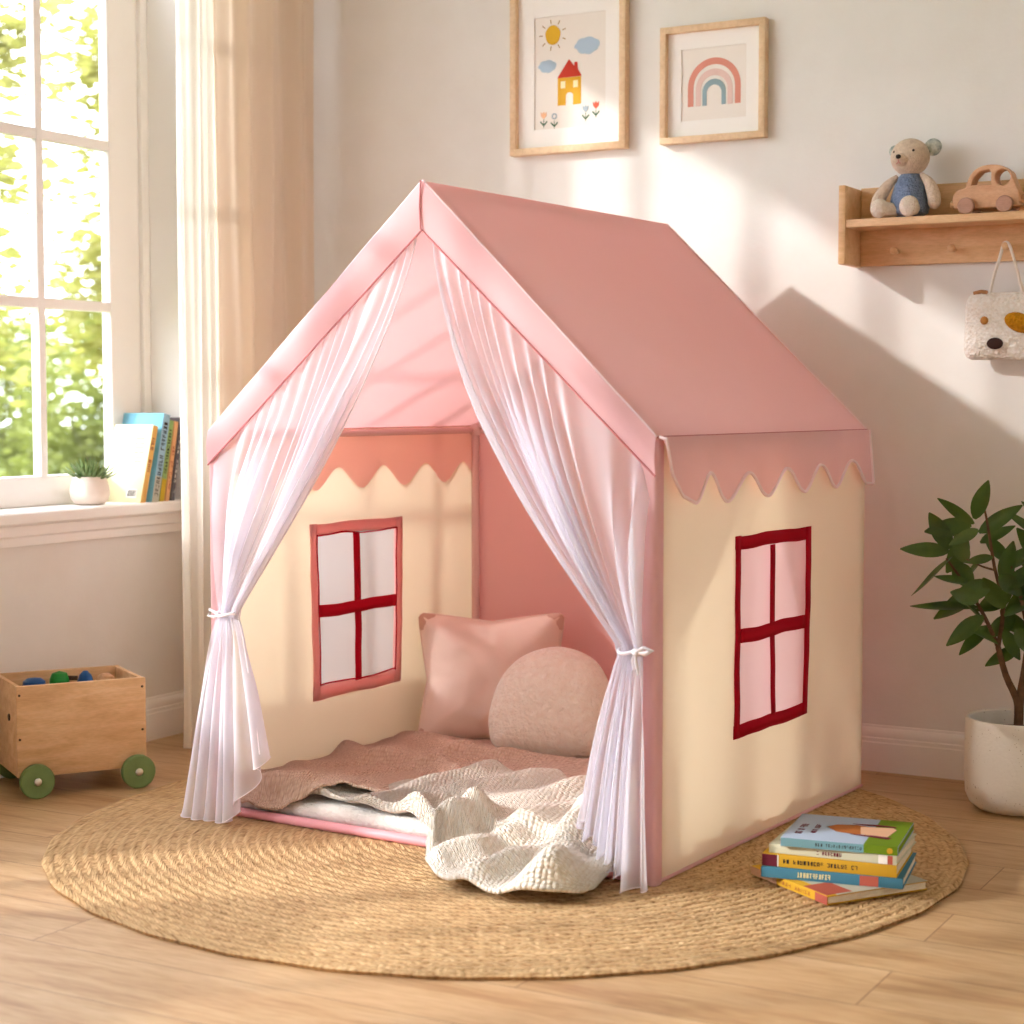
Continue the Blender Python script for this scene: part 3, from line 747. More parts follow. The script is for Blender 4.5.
# local: x along the visible long side, y away from it
WL, WD, wz0, wz1, wt = .332, .250, .052, .285, .014
h = WL/2
WG.location = (.330, -1.256, 0)
MB().box(-h, h, 0, wt, wz0, wz1, .003).build('side_board', m_pine, WG); MB().box(-h, h, WD-wt, WD, wz0, wz1, .003).build('side_board', m_pine, WG)
MB().box(-h+.001, -h+wt, wt, WD-wt, wz0, wz1-.001, .003).build('end_board', m_pine, WG); MB().box(h-wt, h-.001, wt, WD-wt, wz0, wz1-.001, .003).build('end_board', m_pine, WG)
MB().box(-h+wt, h-wt, wt, WD-wt, wz0+.004, wz0+.016).build('bottom_board', m_pine, WG)
for x in (-h+.045, h-.027):
    MB().cyl((x, -.008, .0435), (x, WD+.008, .0435), .007, 12).build('axle', m_steel, WG)
    for y0, y1 in ((-.024, -.004), (WD+.004, WD+.024)):
        w = MB().cyl((x, y0, .0435), (x, y1, .0435), .0435, 40, .003).build('wheel', m_green, WG)
        ye = y0 if y0 < 0 else y1; d_ = -1 if y0 < 0 else 1
        MB().ball((x, ye+d_*.001, .0435), .010, .006, .010).build('hub_bolt', m_steel, w)
for x in (-h+.007, h-.010):
    for z in (.262, .150): MB().cyl((x, -.0012, z), (x, .002, z), .0032, 10).build('screw', m_screw, WG)
MB().cyl((-h-.002, WD/2-.04, .195), (-h+.002, WD/2-.04, .195), .009, 14).build('rope_hole', m_screw, WG)
WM = Matrix.Translation((.330, -1.256, 0)) @ Matrix.Rotation(R(57.3), 4, 'Z')
zb = wz0+.017
def toy(x, y, prof, m, name, label):
    o = MB().lathe(prof, 24).build(name, m, loc=WM @ Vector((x, y, zb))); tag(o, label, 'toy', 'toys in the wagon'); return o
toy(-.085, .155, [(.030, 0), (.030, .192), (.028, .203), (.018, .210), (.0005, .212)], m_blue, 'wooden_peg', 'blue flat-topped toy at the left in the wooden wagon')
o = thing('wooden_figure', 'green round-headed toy with a dark peg in the wagon', 'toy', WM @ Vector((-.020, .150, zb)), R(57.3), 'toys in the wagon')
MB().lathe([(.024, 0), (.026, .182), (.0255, .205), (.019, .220), (.0005, .226)], 24).build('body', m_gr, o)
MB().cyl((.02, -.005, .207), (.045, -.010, .205), .006, 12).build('peg', m_screw, o)
toy(.048, .150, [(.022, 0), (.022, .192), (.016, .210), (.006, .221), (.0005, .222)], m_blue, 'wooden_cone', 'blue pointed toy between the green and the plain wooden ones')
toy(.105, .165, [(.028, 0), (.028, .180), (.024, .198), (.012, .208), (.0005, .210)], m_beech, 'wooden_ball', 'plain pale wooden toy at the right in the wagon')

# ------------------------------------------------------------------ books
def glyphs(mb, o, ux, uz, L, hgt, n, seed, thick=.0006):
    """a row of small printed strokes: o origin, ux along, uz up"""
    rr = random.Random(seed); o, ux, uz = Vector(o), Vector(ux), Vector(uz); nn = ux.cross(uz)
    cw = L/n
    for k in range(n):
        if rr.random() < .12: continue
        p = o + ux*(k*cw); w = cw*.72; t = hgt*.2
        seg = [(0, 0, t, hgt), (w-t, 0, w, hgt), (0, hgt-t, w, hgt), (0, 0, w, t), (0, hgt/2-t/2, w, hgt/2+t/2), (w/2-t/2, 0, w/2+t/2, hgt)]
        for s_ in rr.sample(seg, rr.choice((2, 3, 3, 4))):
            q = [p+ux*s_[0]+uz*s_[1], p+ux*s_[2]+uz*s_[1], p+ux*s_[2]+uz*s_[3], p+ux*s_[0]+uz*s_[3]]
            a = [mb.bm.verts.new(x) for x in q]; b = [mb.bm.verts.new(x + nn*thick) for x in q]
            for f_ in ((b[0], b[1], b[2], b[3]), (a[3], a[2], a[1], a[0]), (a[0], a[1], b[1], b[0]), (a[1], a[2], b[2], b[1]), (a[2], a[3], b[3], b[2]), (a[3], a[0], b[0], b[3])):
                mb.bm.faces.new(f_).material_index = mb.mi
def book(name, label, w, d, t, cover, loc, rot, group, spine_deco=None, top_deco=None, covmat2=None, split=None):
    """lying book: spine along x at y=-d/2, pages open to +y; origin bottom centre"""
    o = thing(name, label, 'book', loc, 0, group); o.rotation_euler = rot
    c = MB(); ct = .0022
    c.box(-w/2, w/2, -d/2+.002, d/2, 0, ct, .0006); c.box(-w/2, w/2, -d/2+.002, d/2, t-ct, t, .0006)
    c.box(-w/2, w/2, -d/2, -d/2+ct, 0, t, .0006)
    c.build('cover', cover, o)
    MB().box(-w/2+.003, w/2-.003, -d/2+ct, d/2-.003, ct, t-ct).build('pages', m_paper, o, smooth=False)
    if spine_deco: spine_deco(o, w, d, t)
    if top_deco: top_deco(o, w, d, t)
    return o
def spine(n=16, x0=.2, x1=.8, col=m_ink, blocks=(), seed=1, hh=.5):
    def f_(o, w, d, t):
        mb = MB(); glyphs(mb, (-w/2+w*x0, -d/2-.0002, t*(1-hh*.8)/2), (1, 0, 0), (0, 0, 1), w*(x1-x0), t*hh*.8, n, seed, .0003)
        mb.build('spine_lettering', col, o, smooth=False)
        for (a, b, m) in blocks:
            MB().box(-w/2+w*a, -w/2+w*b, -d/2-.0005, -d/2+.001, .0006, t-.0006).build('spine_block', m, o, smooth=False)
    return f_
b_blue = flat('book_blue', 74, 126, 148); b_lblue = flat('book_light_blue', 166, 180, 202); b_teal = flat('book_teal', 116, 158, 168)
b_green = flat('book_green', 108, 134, 34); b_yel = flat('book_yellow', 206, 160, 50); b_pale = flat('book_pale', 205, 204, 180)
b_plum = flat('book_plum', 110, 42, 56); b_red = flat('book_red', 178, 92, 76); b_grey = flat('book_grey', 186, 184, 168); b_or = flat('book_orange', 222, 176, 104)
b_brown = flat('book_brown', 172, 104, 56); b_tan = flat('book_tan', 214, 170, 140); b_cream = flat('book_cream', 232, 222, 168); b_white = flat('book_white', 236, 230, 222)
G = 'stacked picture books'
def top_bottom(o, w, d, t):
    mb = MB(); flat_shape(mb, [[(-.12, -.10), (.0, -.10), (.0, .0), (-.12, -.02)]], .0006, 0)
    T2 = Matrix.Translation((0, 0, t+.0002)) @ Matrix.Rotation(-PI/2, 4, 'X')
    bmesh.ops.transform(mb.bm, matrix=T2, verts=mb.bm.verts); mb.build('cover_print', b_red, o, smooth=False)
b_ = book('thin_picture_book', 'thin picture book turned askew at the bottom of the stack', .262, .25, .018, b_yel, (2.311, -1.185, .0135), (0, 0, R(-34+0)), G, spine(12, .3, .8, b_brown, ((.85, 1, b_red), (0, .35, b_tan)), 3))
MB().box(-.131, .131, -.10, .125, .0176, .0186).build('cover_print', b_grey, b_, smooth=False)
MB().box(.05, .125, -.122, -.06, .0178, .0190).build('cover_print', b_red, b_, smooth=False)
book('picture_book', 'thick blue spined book second from the bottom of the stack', .285, .22, .0215, b_blue, (2.307, -1.160, .0325), (0, 0, R(9.5)), G, spine(11, .26, .5, b_cream, ((.70, .83, b_red),), 4, .6))
book('picture_book', 'yellow spined book with plum end in the middle of the stack', .272, .212, .025, b_yel, (2.304, -1.161, .0545), (0, 0, R(8)), G, spine(22, .16, .72, m_ink, ((0, .115, b_plum), (.115, .125, b_white)), 5, .42))
book('picture_book', 'pale cream spined book under the top book of the stack', .260, .205, .0185, b_pale, (2.314, -1.159, .080), (0, 0, R(5.5)), G, spine(9, .38, .58, b_plum, ((.93, .97, b_red), (.86, .93, b_white)), 6, .5))
def cov_top(o, w, d, t):
    ux = Vector((0, 1, 0)); uz = Vector((-1, 0, 0))
    MB().box(w*.21, w/2-.001, -d/2-.0004, d/2-.001, .0006, t+.0004).build('cover_print', b_green, o, smooth=False)
    MB().box(-w/2+.001, w*.209, -d/2-.0005, -d/2+.001, .0006, t-.0006).build('spine_block', b_teal, o, smooth=False)
    mb = MB(); glyphs(mb, (-w*.36, -d*.30, t), ux, uz, .10, .014, 9, 12, .0006); mb.build('title_lettering', b_plum, o, smooth=False)
    mb = MB(); glyphs(mb, (-w*.25, -d*.24, t), ux, uz, .08, .010, 9, 13, .0006); mb.build('subtitle_lettering', b_plum, o, smooth=False)
    Ft = Matrix.Translation((0, 0, t)) @ Matrix.Rotation(-PI/2, 4, 'X')
    def pr(loops, m, z):
        mb = MB(); flat_shape(mb, loops, .0006, 0); bmesh.ops.transform(mb.bm, matrix=Matrix.Translation((0, 0, z)) @ Ft, verts=mb.bm.verts)
        mb.build('cover_illustration', m, o, smooth=False)
    pr([[(-.045, .01), (-.03, .035), (.01, .045), (.05, .030), (.06, -.02), (.02, -.035), (-.02, -.025)]], b_brown, .0006)
    pr([[(.02, .03), (.085, .040), (.095, .025), (.085, -.045), (.05, -.04), (.03, -.03)]], b_tan, .0011)
    pr([[(.03, -.045), (.09, -.06), (.095, -.045), (.06, -.038), (.01, -.040)]], b_plum, .0013)
    pr([[(.0, .050), (.05, .058), (.09, .052), (.09, .044), (.03, .044)]], b_plum, .0013)
    mb = MB().cyl((w*.43, -d/2-.001, t/2), (w*.43, -d/2, t/2), .006, 16); mb.build('spine_emblem', b_yel, o)
book('picture_book', 'top book with light blue and green cover lying on the stack', .236, .222, .018, b_lblue, (2.323, -1.156, .099), (0, 0, R(8.5)), G, spine(18, .30, .70, m_ink, (), 8, .45), cov_top)

# books leaning on the sill
SG = 'books leaning on the window sill'
def sill_book(ybot, t, hgt, dep, lean, cover, label, deco, xf=.035, name='picture_book'):
    # stands upright: spine faces the room (+x), leans towards the curtain (+y)
    o = thing(name, label, 'book', (xf-dep/2, ybot, .7055), 0, SG)
    # map: book local x(height)->world z, y(-d/2 = spine)->world +x, z(thickness)->world y
    M = Matrix(((0, -1, 0), (0, 0, 1), (1, 0, 0))).to_4x4()
    M = Matrix(((0, -1, 0, 0), (0, 0, 1, 0), (1, 0, 0, 0), (0, 0, 0, 1)))
    Mx = Matrix.Rotation(-lean, 4, 'X') @ M @ Matrix.Translation((hgt/2, 0, 0))
    c = MB(); ct = .0022; w, d = hgt, dep
    c.box(-w/2, w/2, -d/2+.002, d/2, 0, ct, .0006, Mx); c.box(-w/2, w/2, -d/2+.002, d/2, t-ct, t, .0006, Mx); c.box(-w/2, w/2, -d/2, -d/2+ct, 0, t, .0006, Mx)
    c.build('cover', cover, o)
    MB().box(-w/2+.003, w/2-.003, -d/2+ct, d/2-.003, ct, t-ct, 0, Mx).build('pages', m_paper, o, smooth=False)
    deco(o, Mx, w, d, t); return o
def sdeco(col, blocks=(), seed=1, n=14, x0=.2, x1=.9, sp=None):
    def f_(o, Mx, w, d, t):
        if sp: MB().box(-w/2+.0005, w/2-.0005, -d/2-.0003, -d/2+.001, .0004, t-.0004, 0, Mx).build('spine_block', sp, o, smooth=False)
        for a, b, m in blocks: MB().box(-w/2+w*a, -w/2+w*b, -d/2-.0006, -d/2+.001, .0005, t-.0005, 0, Mx).build('spine_block', m, o, smooth=False)
        mb = MB(); glyphs(mb, Mx @ Vector((-w/2+w*x0, -d/2-.0006, t*.25)), Mx.to_3x3() @ Vector((1, 0, 0)), Mx.to_3x3() @ Vector((0, 0, 1)), w*(x1-x0), t*.5, n, seed)
        mb.build('spine_lettering', col, o, smooth=False)
    return f_
def back_cover(o, Mx, w, d, t):
    sdeco(b_plum, ((.0, .12, b_or),), 31, 10, .3, .85, b_or)(o, Mx, w, d, t)
    # bar code panel and blurb on the outer (-y) face
    MB().box(-w/2+.014, -w/2+.040, -d/2+.020, -d/2+.058, -.0006, .0006, 0, Mx).build('barcode_panel', b_white, o, smooth=False)
    mb = MB(); x = -d/2+.023
    rr = random.Random(4)
    while x < -d/2+.054:
        ww = rr.choice((.0012, .002, .003)); mb.box(-w/2+.018, -w/2+.037, x, x+ww, -.001, .0004, 0, Mx); x += ww + rr.choice((.0014, .002))
    mb.build('barcode_bars', m_ink, o, smooth=False)
    mb = MB(); U = Mx.to_3x3()
    for k in range(7): glyphs(mb, Mx @ Vector((w/2-.03-k*.014, -d/2+.055, -.0004)), U @ Vector((0, -1, 0)), U @ Vector((1, 0, 0)), .035 if k else .025, .0035, 11, 60+k, .0004)
    mb.build('blurb_lettering', b_grey, o, smooth=False)
b_olive = flat('book_olive_cream', 226, 222, 184)
sill_book(-.678, .022, .234, .150, R(15.5), b_olive, 'pale yellow book leaning nearest the potted succulent with barcode', back_cover, .03)
sill_book(-.634, .030, .266, .165, R(13), flat('book_sky_blue', 130, 190, 215), 'tall light blue book behind the pale yellow one', sdeco(m_ink, ((.0, .30, b_grey),), 33, 18, .08, .92, flat('book_deep_blue', 150, 180, 200)), .035)
sill_book(-.594, .020, .245, .150, R(12), flat('book_leaf', 150, 176, 110), 'book with green and mustard spine on the sill', sdeco(m_ink, ((.0, .28, flat('book_mustard', 205, 170, 60)),), 34, 14, .35, .9), .03)
sill_book(-.566, .016, .240, .150, R(11.5), flat('book_peach', 232, 178, 130), 'slim peach orange book with red marks on the sill', sdeco(b_red, (), 35, 12, .15, .7), .03)
sill_book(-.540, .014, .250, .155, R(11), flat('book_slate', 110, 105, 110), 'slim dark grey book at the curtain end of the row', sdeco(b_white, (), 36, 12, .1, .8), .03)

# ------------------------------------------------------------------ succulent on the sill
S = thing('potted_succulent', 'small spiky green succulent in a white pot on the window sill', 'potted plant', (-.040, -.812, .7055))
MB().lathe([(.030, 0), (.042, .003), (.052, .014), (.0565, .030), (.055, .048), (.049, .068), (.046, .079), (.0445, .080), (.043, .079), (.044, .068), (.046, .060), (.0005, .058)], 40).build('pot', mat('white_ceramic', srgb(238, 224, 212), rough=.5), S)
MB().lathe([(.0445, .062), (.030, .068), (.0005, .070)], 24).build('soil', m_soil, S)
m_succ = mat('succulent_green', srgb(78, 108, 62), srgb(150, 166, 112), rough=.5, nscale=30)
rr = random.Random(5)
for k in range(54):
    lay = k/54; a = k*2.39996; el = R(12 + 68*lay) + rr.uniform(-.12, .12); Ln = .064 - .016*lay + rr.uniform(-.006, .008)
    r0 = .018*(1-lay)+.004
    d = Vector((math.cos(a)*math.cos(el), math.sin(a)*math.cos(el), math.sin(el))); p = Vector((math.cos(a)*r0, math.sin(a)*r0, .070))
    up = Vector((0, 0, .012))
    MB().tube([p, p+d*Ln*.35, p+d*Ln*.75+up*.4, p+d*Ln+up], [.004, .0064, .0042, .0006], 6, flat=.5).build('leaf', m_succ, S)

# ------------------------------------------------------------------ framed pictures
def frame(name, label, s0, s1, z0, z1, fw, mw, ml=None):
    o = thing(name, label, 'picture', (s0, -.001, z0)); W, H = s1-s0, z1-z0; dp = .030
    mb = MB()
    mb.box(0, W, -dp, 0, 0, fw, .0015); mb.box(0, W, -dp, 0, H-fw, H, .0015); mb.box(0, fw, -dp, 0, fw-.001, H-fw+.001, .0015); mb.box(W-fw, W, -dp, 0, fw-.001, H-fw+.001, .0015)
    mb.build('frame', m_frame, o)
    mo = MB(); x0, x1, y0, y1 = mw
    flat_shape(mo, [[(fw, fw), (W-fw, fw), (W-fw, H-fw), (fw, H-fw)], [(x0, y0), (x0, y1), (x1, y1), (x1, y0)]], .002, -.010)
    mo.build('mount', m_mount, o, smooth=False)
    MB().box(fw, W-fw, -.0075, -.004, fw, H-fw).build('print', m_art, o, smooth=False)
    return o
def art(parent, name, loops, m, lay=1): 
    mb = MB(); flat_shape(mb, loops, .0005, -.0076-.0005*lay); return mb.build(name, m, parent, smooth=False)
F1 = frame('framed_picture', 'tall oak framed drawing of a yellow house and sun', .895, 1.270, 1.719, 2.235, .020, (.072, .304, .073, .396))
ox, oz = .898, 1.719
a_sun = flat('art_sun_yellow', 226, 178, 58); a_cloud = flat('art_cloud_blue', 178, 198, 216); a_roof = flat('art_roof_red', 206, 72, 58); a_wall = flat('art_house_mustard', 224, 172, 62)
a_green = flat('art_stem_green', 84, 116, 92); a_pch = flat('art_peach', 240, 190, 150); a_coral = flat('art_coral', 224, 110, 88); a_gb = flat('art_grey_blue', 168, 180, 188); a_cr = flat('art_cream', 246, 236, 190)
art(F1, 'drawn_sun', [[(1.03-ox+.0245*math.cos(a)*(1+.03*math.sin(5*a)), 2.062-oz+.028*math.sin(a)) for a in lin(0, 2*PI, 30)[:-1]]], a_sun)
rays = []
for k in range(9):
    a = k*2*PI/9+.35; c, s_ = math.cos(a), math.sin(a); p = Vector((1.03-ox, 2.062-oz)); n_ = Vector((-s_, c))*.0013; d = Vector((c, s_))
    rays.append([tuple(p+d*.033-n_), tuple(p+d*.045-n_), tuple(p+d*.045+n_), tuple(p+d*.033+n_)])
art(F1, 'drawn_sun_rays', rays, flat('art_ray_brown', 176, 140, 80))
def cloud(cx, cz, w, h_):
    pts = []
    for a in lin(0, 2*PI, 60)[:-1]:
        r = 1 + .10*abs(math.sin(a*3.5)) - .12*(math.sin(a) < -.2)
        pts.append((cx-ox+w*math.cos(a)*r, cz-oz+h_*math.sin(a)*r))
    return [pts]
art(F1, 'drawn_cloud', cloud(1.142, 2.020, .038, .024), a_cloud); art(F1, 'drawn_cloud', cloud(1.012, 1.972, .028, .018), a_cloud)
hx0, hx1, hz0, hz1 = 1.046-ox, 1.122-ox, 1.857-oz, 1.936-oz
art(F1, 'drawn_house', [[(hx0, hz0), (hx0+.026, hz0), (hx0+.027, hz0+.030), (hx0+.033, hz0+.036), (hx0+.043, hz0+.036), (hx0+.050, hz0+.030), (hx0+.050, hz0), (hx1, hz0+.001), (hx1, hz1), (hx0, hz1)]], a_wall)
art(F1, 'drawn_roof', [[(hx0-.001, hz1), (hx1+.003, hz1+.001), (1.112-ox, 1.957-oz), (1.110-ox, 1.978-oz), (1.101-ox, 1.978-oz), (1.100-ox, 1.968-oz), (1.083-ox, 1.988-oz)]], a_roof, 2)
for x in (hx0+.010, hx0+.051):
    art(F1, 'drawn_window', [[(x, hz1-.030), (x+.015, hz1-.030), (x+.015, hz1-.010), (x, hz1-.010)]], a_cr, 2)
for fx, fz, m, k in ((1.0, 1.833, a_pch, 0), (1.035, 1.828, a_gb, 1), (1.137, 1.842, a_gb, 0), (1.170, 1.850, a_coral, 0)):
    x, z = fx-ox, fz-oz
    if k: art(F1, 'drawn_flower', [circ(x, z, .009, 18), circ(x, z, .005, 14)[::-1]], m)
    else: art(F1, 'drawn_flower', [[(x, z-.011), (x+.009, z-.002), (x+.010, z+.010), (x+.004, z+.005), (x, z+.011), (x-.004, z+.005), (x-.010, z+.010), (x-.009, z-.002)]], m)
    art(F1, 'drawn_stem', [[(x-.0008, z-.036), (x+.0008, z-.036), (x+.0008, z-.012), (x-.0008, z-.012)], [(x, z-.032), (x+.012, z-.020), (x+.010, z-.016), (x, z-.026)], [(x, z-.032), (x-.012, z-.020), (x-.010, z-.016), (x, z-.026)]], a_green)
F2 = frame('framed_picture', 'smaller oak framed picture of a pastel rainbow arch', 1.377, 1.690, 1.720, 2.043, .018, (.058, .252, .062, .260))
ox, oz = 1.381, 1.720
def arch(cx, z0, r0, r1, h0, h1):
    o_ = [(cx+r1, z0)] + [(cx+r1*math.cos(a), z0+(h1-r1)+r1*math.sin(a)) for a in lin(0, PI, 24)] + [(cx-r1, z0)]
    i_ = [(cx-r0, z0)] + [(cx+r0*math.cos(a), z0+(h0-r0)+r0*math.sin(a)) for a in lin(PI, 0, 24)] + [(cx+r0, z0)]
    return [o_ + i_]
cx = 1.537-ox; z0 = 1.821-oz
art(F2, 'drawn_arch', arch(cx, z0, .062, .079, .112, .130), flat('art_terracotta_pink', 222, 150, 134)); art(F2, 'drawn_arch', arch(cx, z0, .040, .055, .082, .100), flat('art_blush', 228, 198, 190)); art(F2, 'drawn_arch', arch(cx, z0, .022, .035, .056, .072), flat('art_dusty_blue', 150, 172, 180))

# ------------------------------------------------------------------ peg shelf on the back wall
sx0, sx1 = 1.941, 2.72; dpt = .142
SH = thing('peg_shelf', 'oak wall shelf with a row of round coat pegs', 'shelf', (sx0, -.001, 1.357)); Wd = sx1-sx0
MB().box(0, .019, -dpt, 0, 0, .205, .003).build('end_panel', m_oak, SH); MB().box(Wd-.019, Wd, -dpt, 0, 0, .205, .003).build('end_panel', m_oak, SH)
MB().box(.019, Wd-.019, -dpt+.004, -.012, .095, .1155, .002).build('shelf_board', m_oak, SH)
MB().box(.019, Wd-.019, -.014, 0, .002, .209, .002).build('back_board', m_oak, SH)
for x in (2.062, 2.214, 2.352, 2.50, 2.64):
    q = x-sx0; MB().cyl((q, -.014, .036), (q, -.045, .038), .0055, 14).build('peg', m_oak, SH)
    MB().ball((q, -.047, .038), .0105, .008, .0105).build('peg', m_oak, SH)

# knitted bear
BR = thing('knitted_bear', 'knitted beige teddy bear in a blue jumper sitting on the shelf', 'soft toy', (2.112, -.078, 1.473), R(8))
BR.scale = (1.07, 1.07, 1.07)
m_kb = mat('beige_yarn', srgb(206, 182, 160), srgb(222, 200, 178), rough=1, nscale=120, bump=.002, bscale=240, kind='voronoi', sheen=.2, spec=.05)
m_kl = mat('light_yarn', srgb(226, 208, 190), srgb(236, 222, 206), rough=1, nscale=120, bump=.002, bscale=240, kind='voronoi', sheen=.2, spec=.05)
m_kn = mat('blue_yarn', srgb(104, 120, 150), srgb(132, 146, 172), rough=1, nscale=140, bump=.003, bscale=200, kind='voronoi', sheen=.2, spec=.05)
MB().lathe([(.0005, .002), (.028, .003), (.044, .012), (.048, .030), (.045, .055), (.037, .080), (.028, .100), (.018, .110), (.0005, .112)], 32).build('jumper', m_kn, BR)
MB().ball((0, -.004, .147), .047, .044, .045, seg=32).build('head', m_kb, BR)
MB().ball((-.018, -.041, .138), .021, .015, .016).build('muzzle', m_kb, BR)
MB().ball((-.020, -.058, .143), .0065, .005, .0055).build('nose', m_ink, BR)
MB().ball((-.034, -.030, .158), .0032).build('eye', m_ink, BR); MB().ball((.013, -.043, .158), .0036).build('eye', m_ink, BR)
MB().tube([(-.020, -.056, .137), (-.020, -.057, .130), (-.025, -.055, .126)], .001, 5).tube([(-.020, -.057, .130), (-.015, -.055, .127)], .001, 5).build('mouth', m_seam, BR)
m_ear = mat('mottled_grey_ear', srgb(138, 150, 146), srgb(208, 208, 196), rough=1, nscale=90, bump=.001)
MB().ball((.053, .004, .170), .021, .009, .021).build('ear', m_ear, BR); MB().ball((-.040, .020, .166), .015, .008, .015).build('ear', m_ear, BR)
def limb(pts, rs, m, nm, end):
    P_ = spline(pts, 14); Rr = spline([(r, 0, 0) for r in rs], 14); mb = MB().tube(P_, [max(.002, r.x) for r in Rr], 18)
    o = mb.build(nm, m, BR, angle=80)
    MB().ball(P_[-1], end[0], end[1], end[2], seg=24).build('paw' if nm == 'arm' else 'foot', m, o)
limb([(-.030, -.004, .102), (-.052, -.012, .080), (-.070, -.018, .050), (-.076, -.020, .032)], [.006, .013, .016, .015], m_kb, 'arm', (.0158, .0158, .018))
limb([(.028, -.008, .104), (.048, -.018, .082), (.060, -.024, .052), (.062, -.026, .036)], [.006, .013, .016, .015], m_kb, 'arm', (.0158, .0158, .018))
limb([(-.020, -.014, .020), (-.040, -.026, .020), (-.056, -.036, .021), (-.066, -.042, .023)], [.012, .017, .019, .020], m_kl, 'leg', (.0225, .019, .0235))
limb([(.012, -.018, .022), (.012, -.036, .022), (.008, -.048, .024), (.006, -.052, .025)], [.014, .018, .020, .021], m_kl, 'leg', (.0235, .017, .0255))

# wooden car
CR = thing('wooden_car', 'plain wooden toy car with two window openings on the shelf', 'toy car', (2.322, -.080, 1.473), R(-2))
body = [(-.088, .022), (-.092, .040), (-.088, .056), (-.074, .066), (-.060, .070), (-.052, .092), (-.036, .112), (-.012, .122), (.020, .122), (.042, .114), (.056, .098), (.066, .076), (.072, .062), (.078, .048), (.078, .026), (.070, .016), (-.078, .016)]
body = [tuple(p)[:2] for p in spline([(x, y, 0) for x, y in body+body[:1]], 70)[:-1]]
w1 = [(-.044, .074), (-.038, .092), (-.022, .108), (.000, .111), (.006, .104), (.006, .074)]
w2 = circ(.036, .090, .019, 22, .020)
mb = MB(); flat_shape(mb, [body, w1, w2], .046, 0, .003); mb.build('body', m_beech, CR, angle=50)
for x in (-.054, .044):
    MB().cyl((x, -.032, .0215), (x, .032, .0215), .005, 10).build('axle', m_beech2, CR)
    for y in (-1, 1): MB().cyl((x, y*.024, .0215), (x, y*.037, .0215), .0215, 32, .003).build('wheel', m_beech2, CR)
MB().cyl((-.088, 0, .030), (-.103, 0, .030), .008, 14).build('bumper', m_oak, CR)
MB().cyl((.076, 0, .036), (.098, 0, .036), .009, 14).build('bumper', m_beech, CR)

# tote bag on the third peg
BG = thing('tote_bag', 'cream bouclé tote bag with an animal face hanging from a peg', 'bag', (2.352, -.048, 1.104), 0)
BG['label'] = 'cream fluffy tote bag with an animal face hanging from a peg'
def bagrim(a):
    c, s_ = math.cos(a), math.sin(a); n_ = 7; k = (abs(c)**n_+abs(s_)**n_)**(-1/n_); x, z = c*k, s_*k
    return (.102*x*(1+.04*(z < 0)*abs(z)), .086*z + .004*nz(x*3, z*3, 2))
mb, _ = pillow('b', bagrim, .066, None, '', None, 0, 0, pw=.55, wr=.004, seed=21)
bmesh.ops.transform(mb.bm, matrix=Matrix.Translation((.004, -.004, .087)), verts=mb.bm.verts)
m_bag = mat('cream_loop_knit', srgb(238, 228, 216), srgb(250, 246, 240), rough=1, nscale=110, bump=.004, bscale=130, kind='voronoi', sheen=.2, spec=.03)
mb.build('bag_body', m_bag, BG, angle=180)
hdl = MB()
for yo in (-.004, .004):
    pp = spline([(-.036, yo-.005, .165), (-.026, yo-.004, .215), (-.012, yo, .265), (-.006, yo+.002, .292), (.000, yo+.004, .3005), (.009, yo+.002, .296), (.020, yo, .268), (.036, yo-.004, .215), (.050, yo-.005, .165)], 40)
    hdl.tube(pp, .0032, 8)
hdl.build('handle', mat('white_cord', srgb(240, 232, 222), rough=.9), BG)
MB().ball((-.040, -.038, .101), .0105, .006, .0105).build('button_eye', mat('tan_leather', srgb(190, 130, 62), rough=.6), BG)
MB().ball((-.012, -.0385, .042), .021, .006, .015).build('nose', mat('dark_brown_felt', srgb(56, 32, 26), rough=.9), BG)
MB().ball((.048, -.034, .094), .040, .016, .024, Matrix.Rotation(R(22), 4, 'Y'), 28).build('eye_patch', mat('mustard_bouclé', srgb(214, 150, 20), srgb(190, 125, 12), rough=1, nscale=120, bump=.005, bscale=150, kind='voronoi'), BG)
MB().tube([(-.075, -.01, .172), (-.055, -.012, .176), (-.040, -.012, .173)], .005, 8).build('brown_trim', mat('brown_yarn', srgb(176, 128, 88), rough=1), BG)

# ------------------------------------------------------------------ potted plant at right
PT = thing('potted_ficus', 'leafy green plant in a speckled white floor pot by the baseboard', 'potted plant', (2.462, -.285, 0))
pr = [(r*1.035, z) for r, z in [(.070, 0), (.092, .004), (.110, .018), (.120, .042), (.1225, .08), (.1225, .218), (.1205, .226), (.1165, .228), (.1125, .225), (.1105, .200), (.1105, .12), (.0005, .11)]]
MB().lathe(pr, 56).build('pot', m_pot, PT); MB().lathe([(.1135, .190), (.08, .196), (.0005, .199)], 48, cap=False).build('soil', m_soil, PT)
st = MB()
def stem(pts, r0, r1, mb=st):
    P_ = spline(pts, 12); mb.tube(P_, [r0+(r1-r0)*i/12 for i in range(13)], 8)
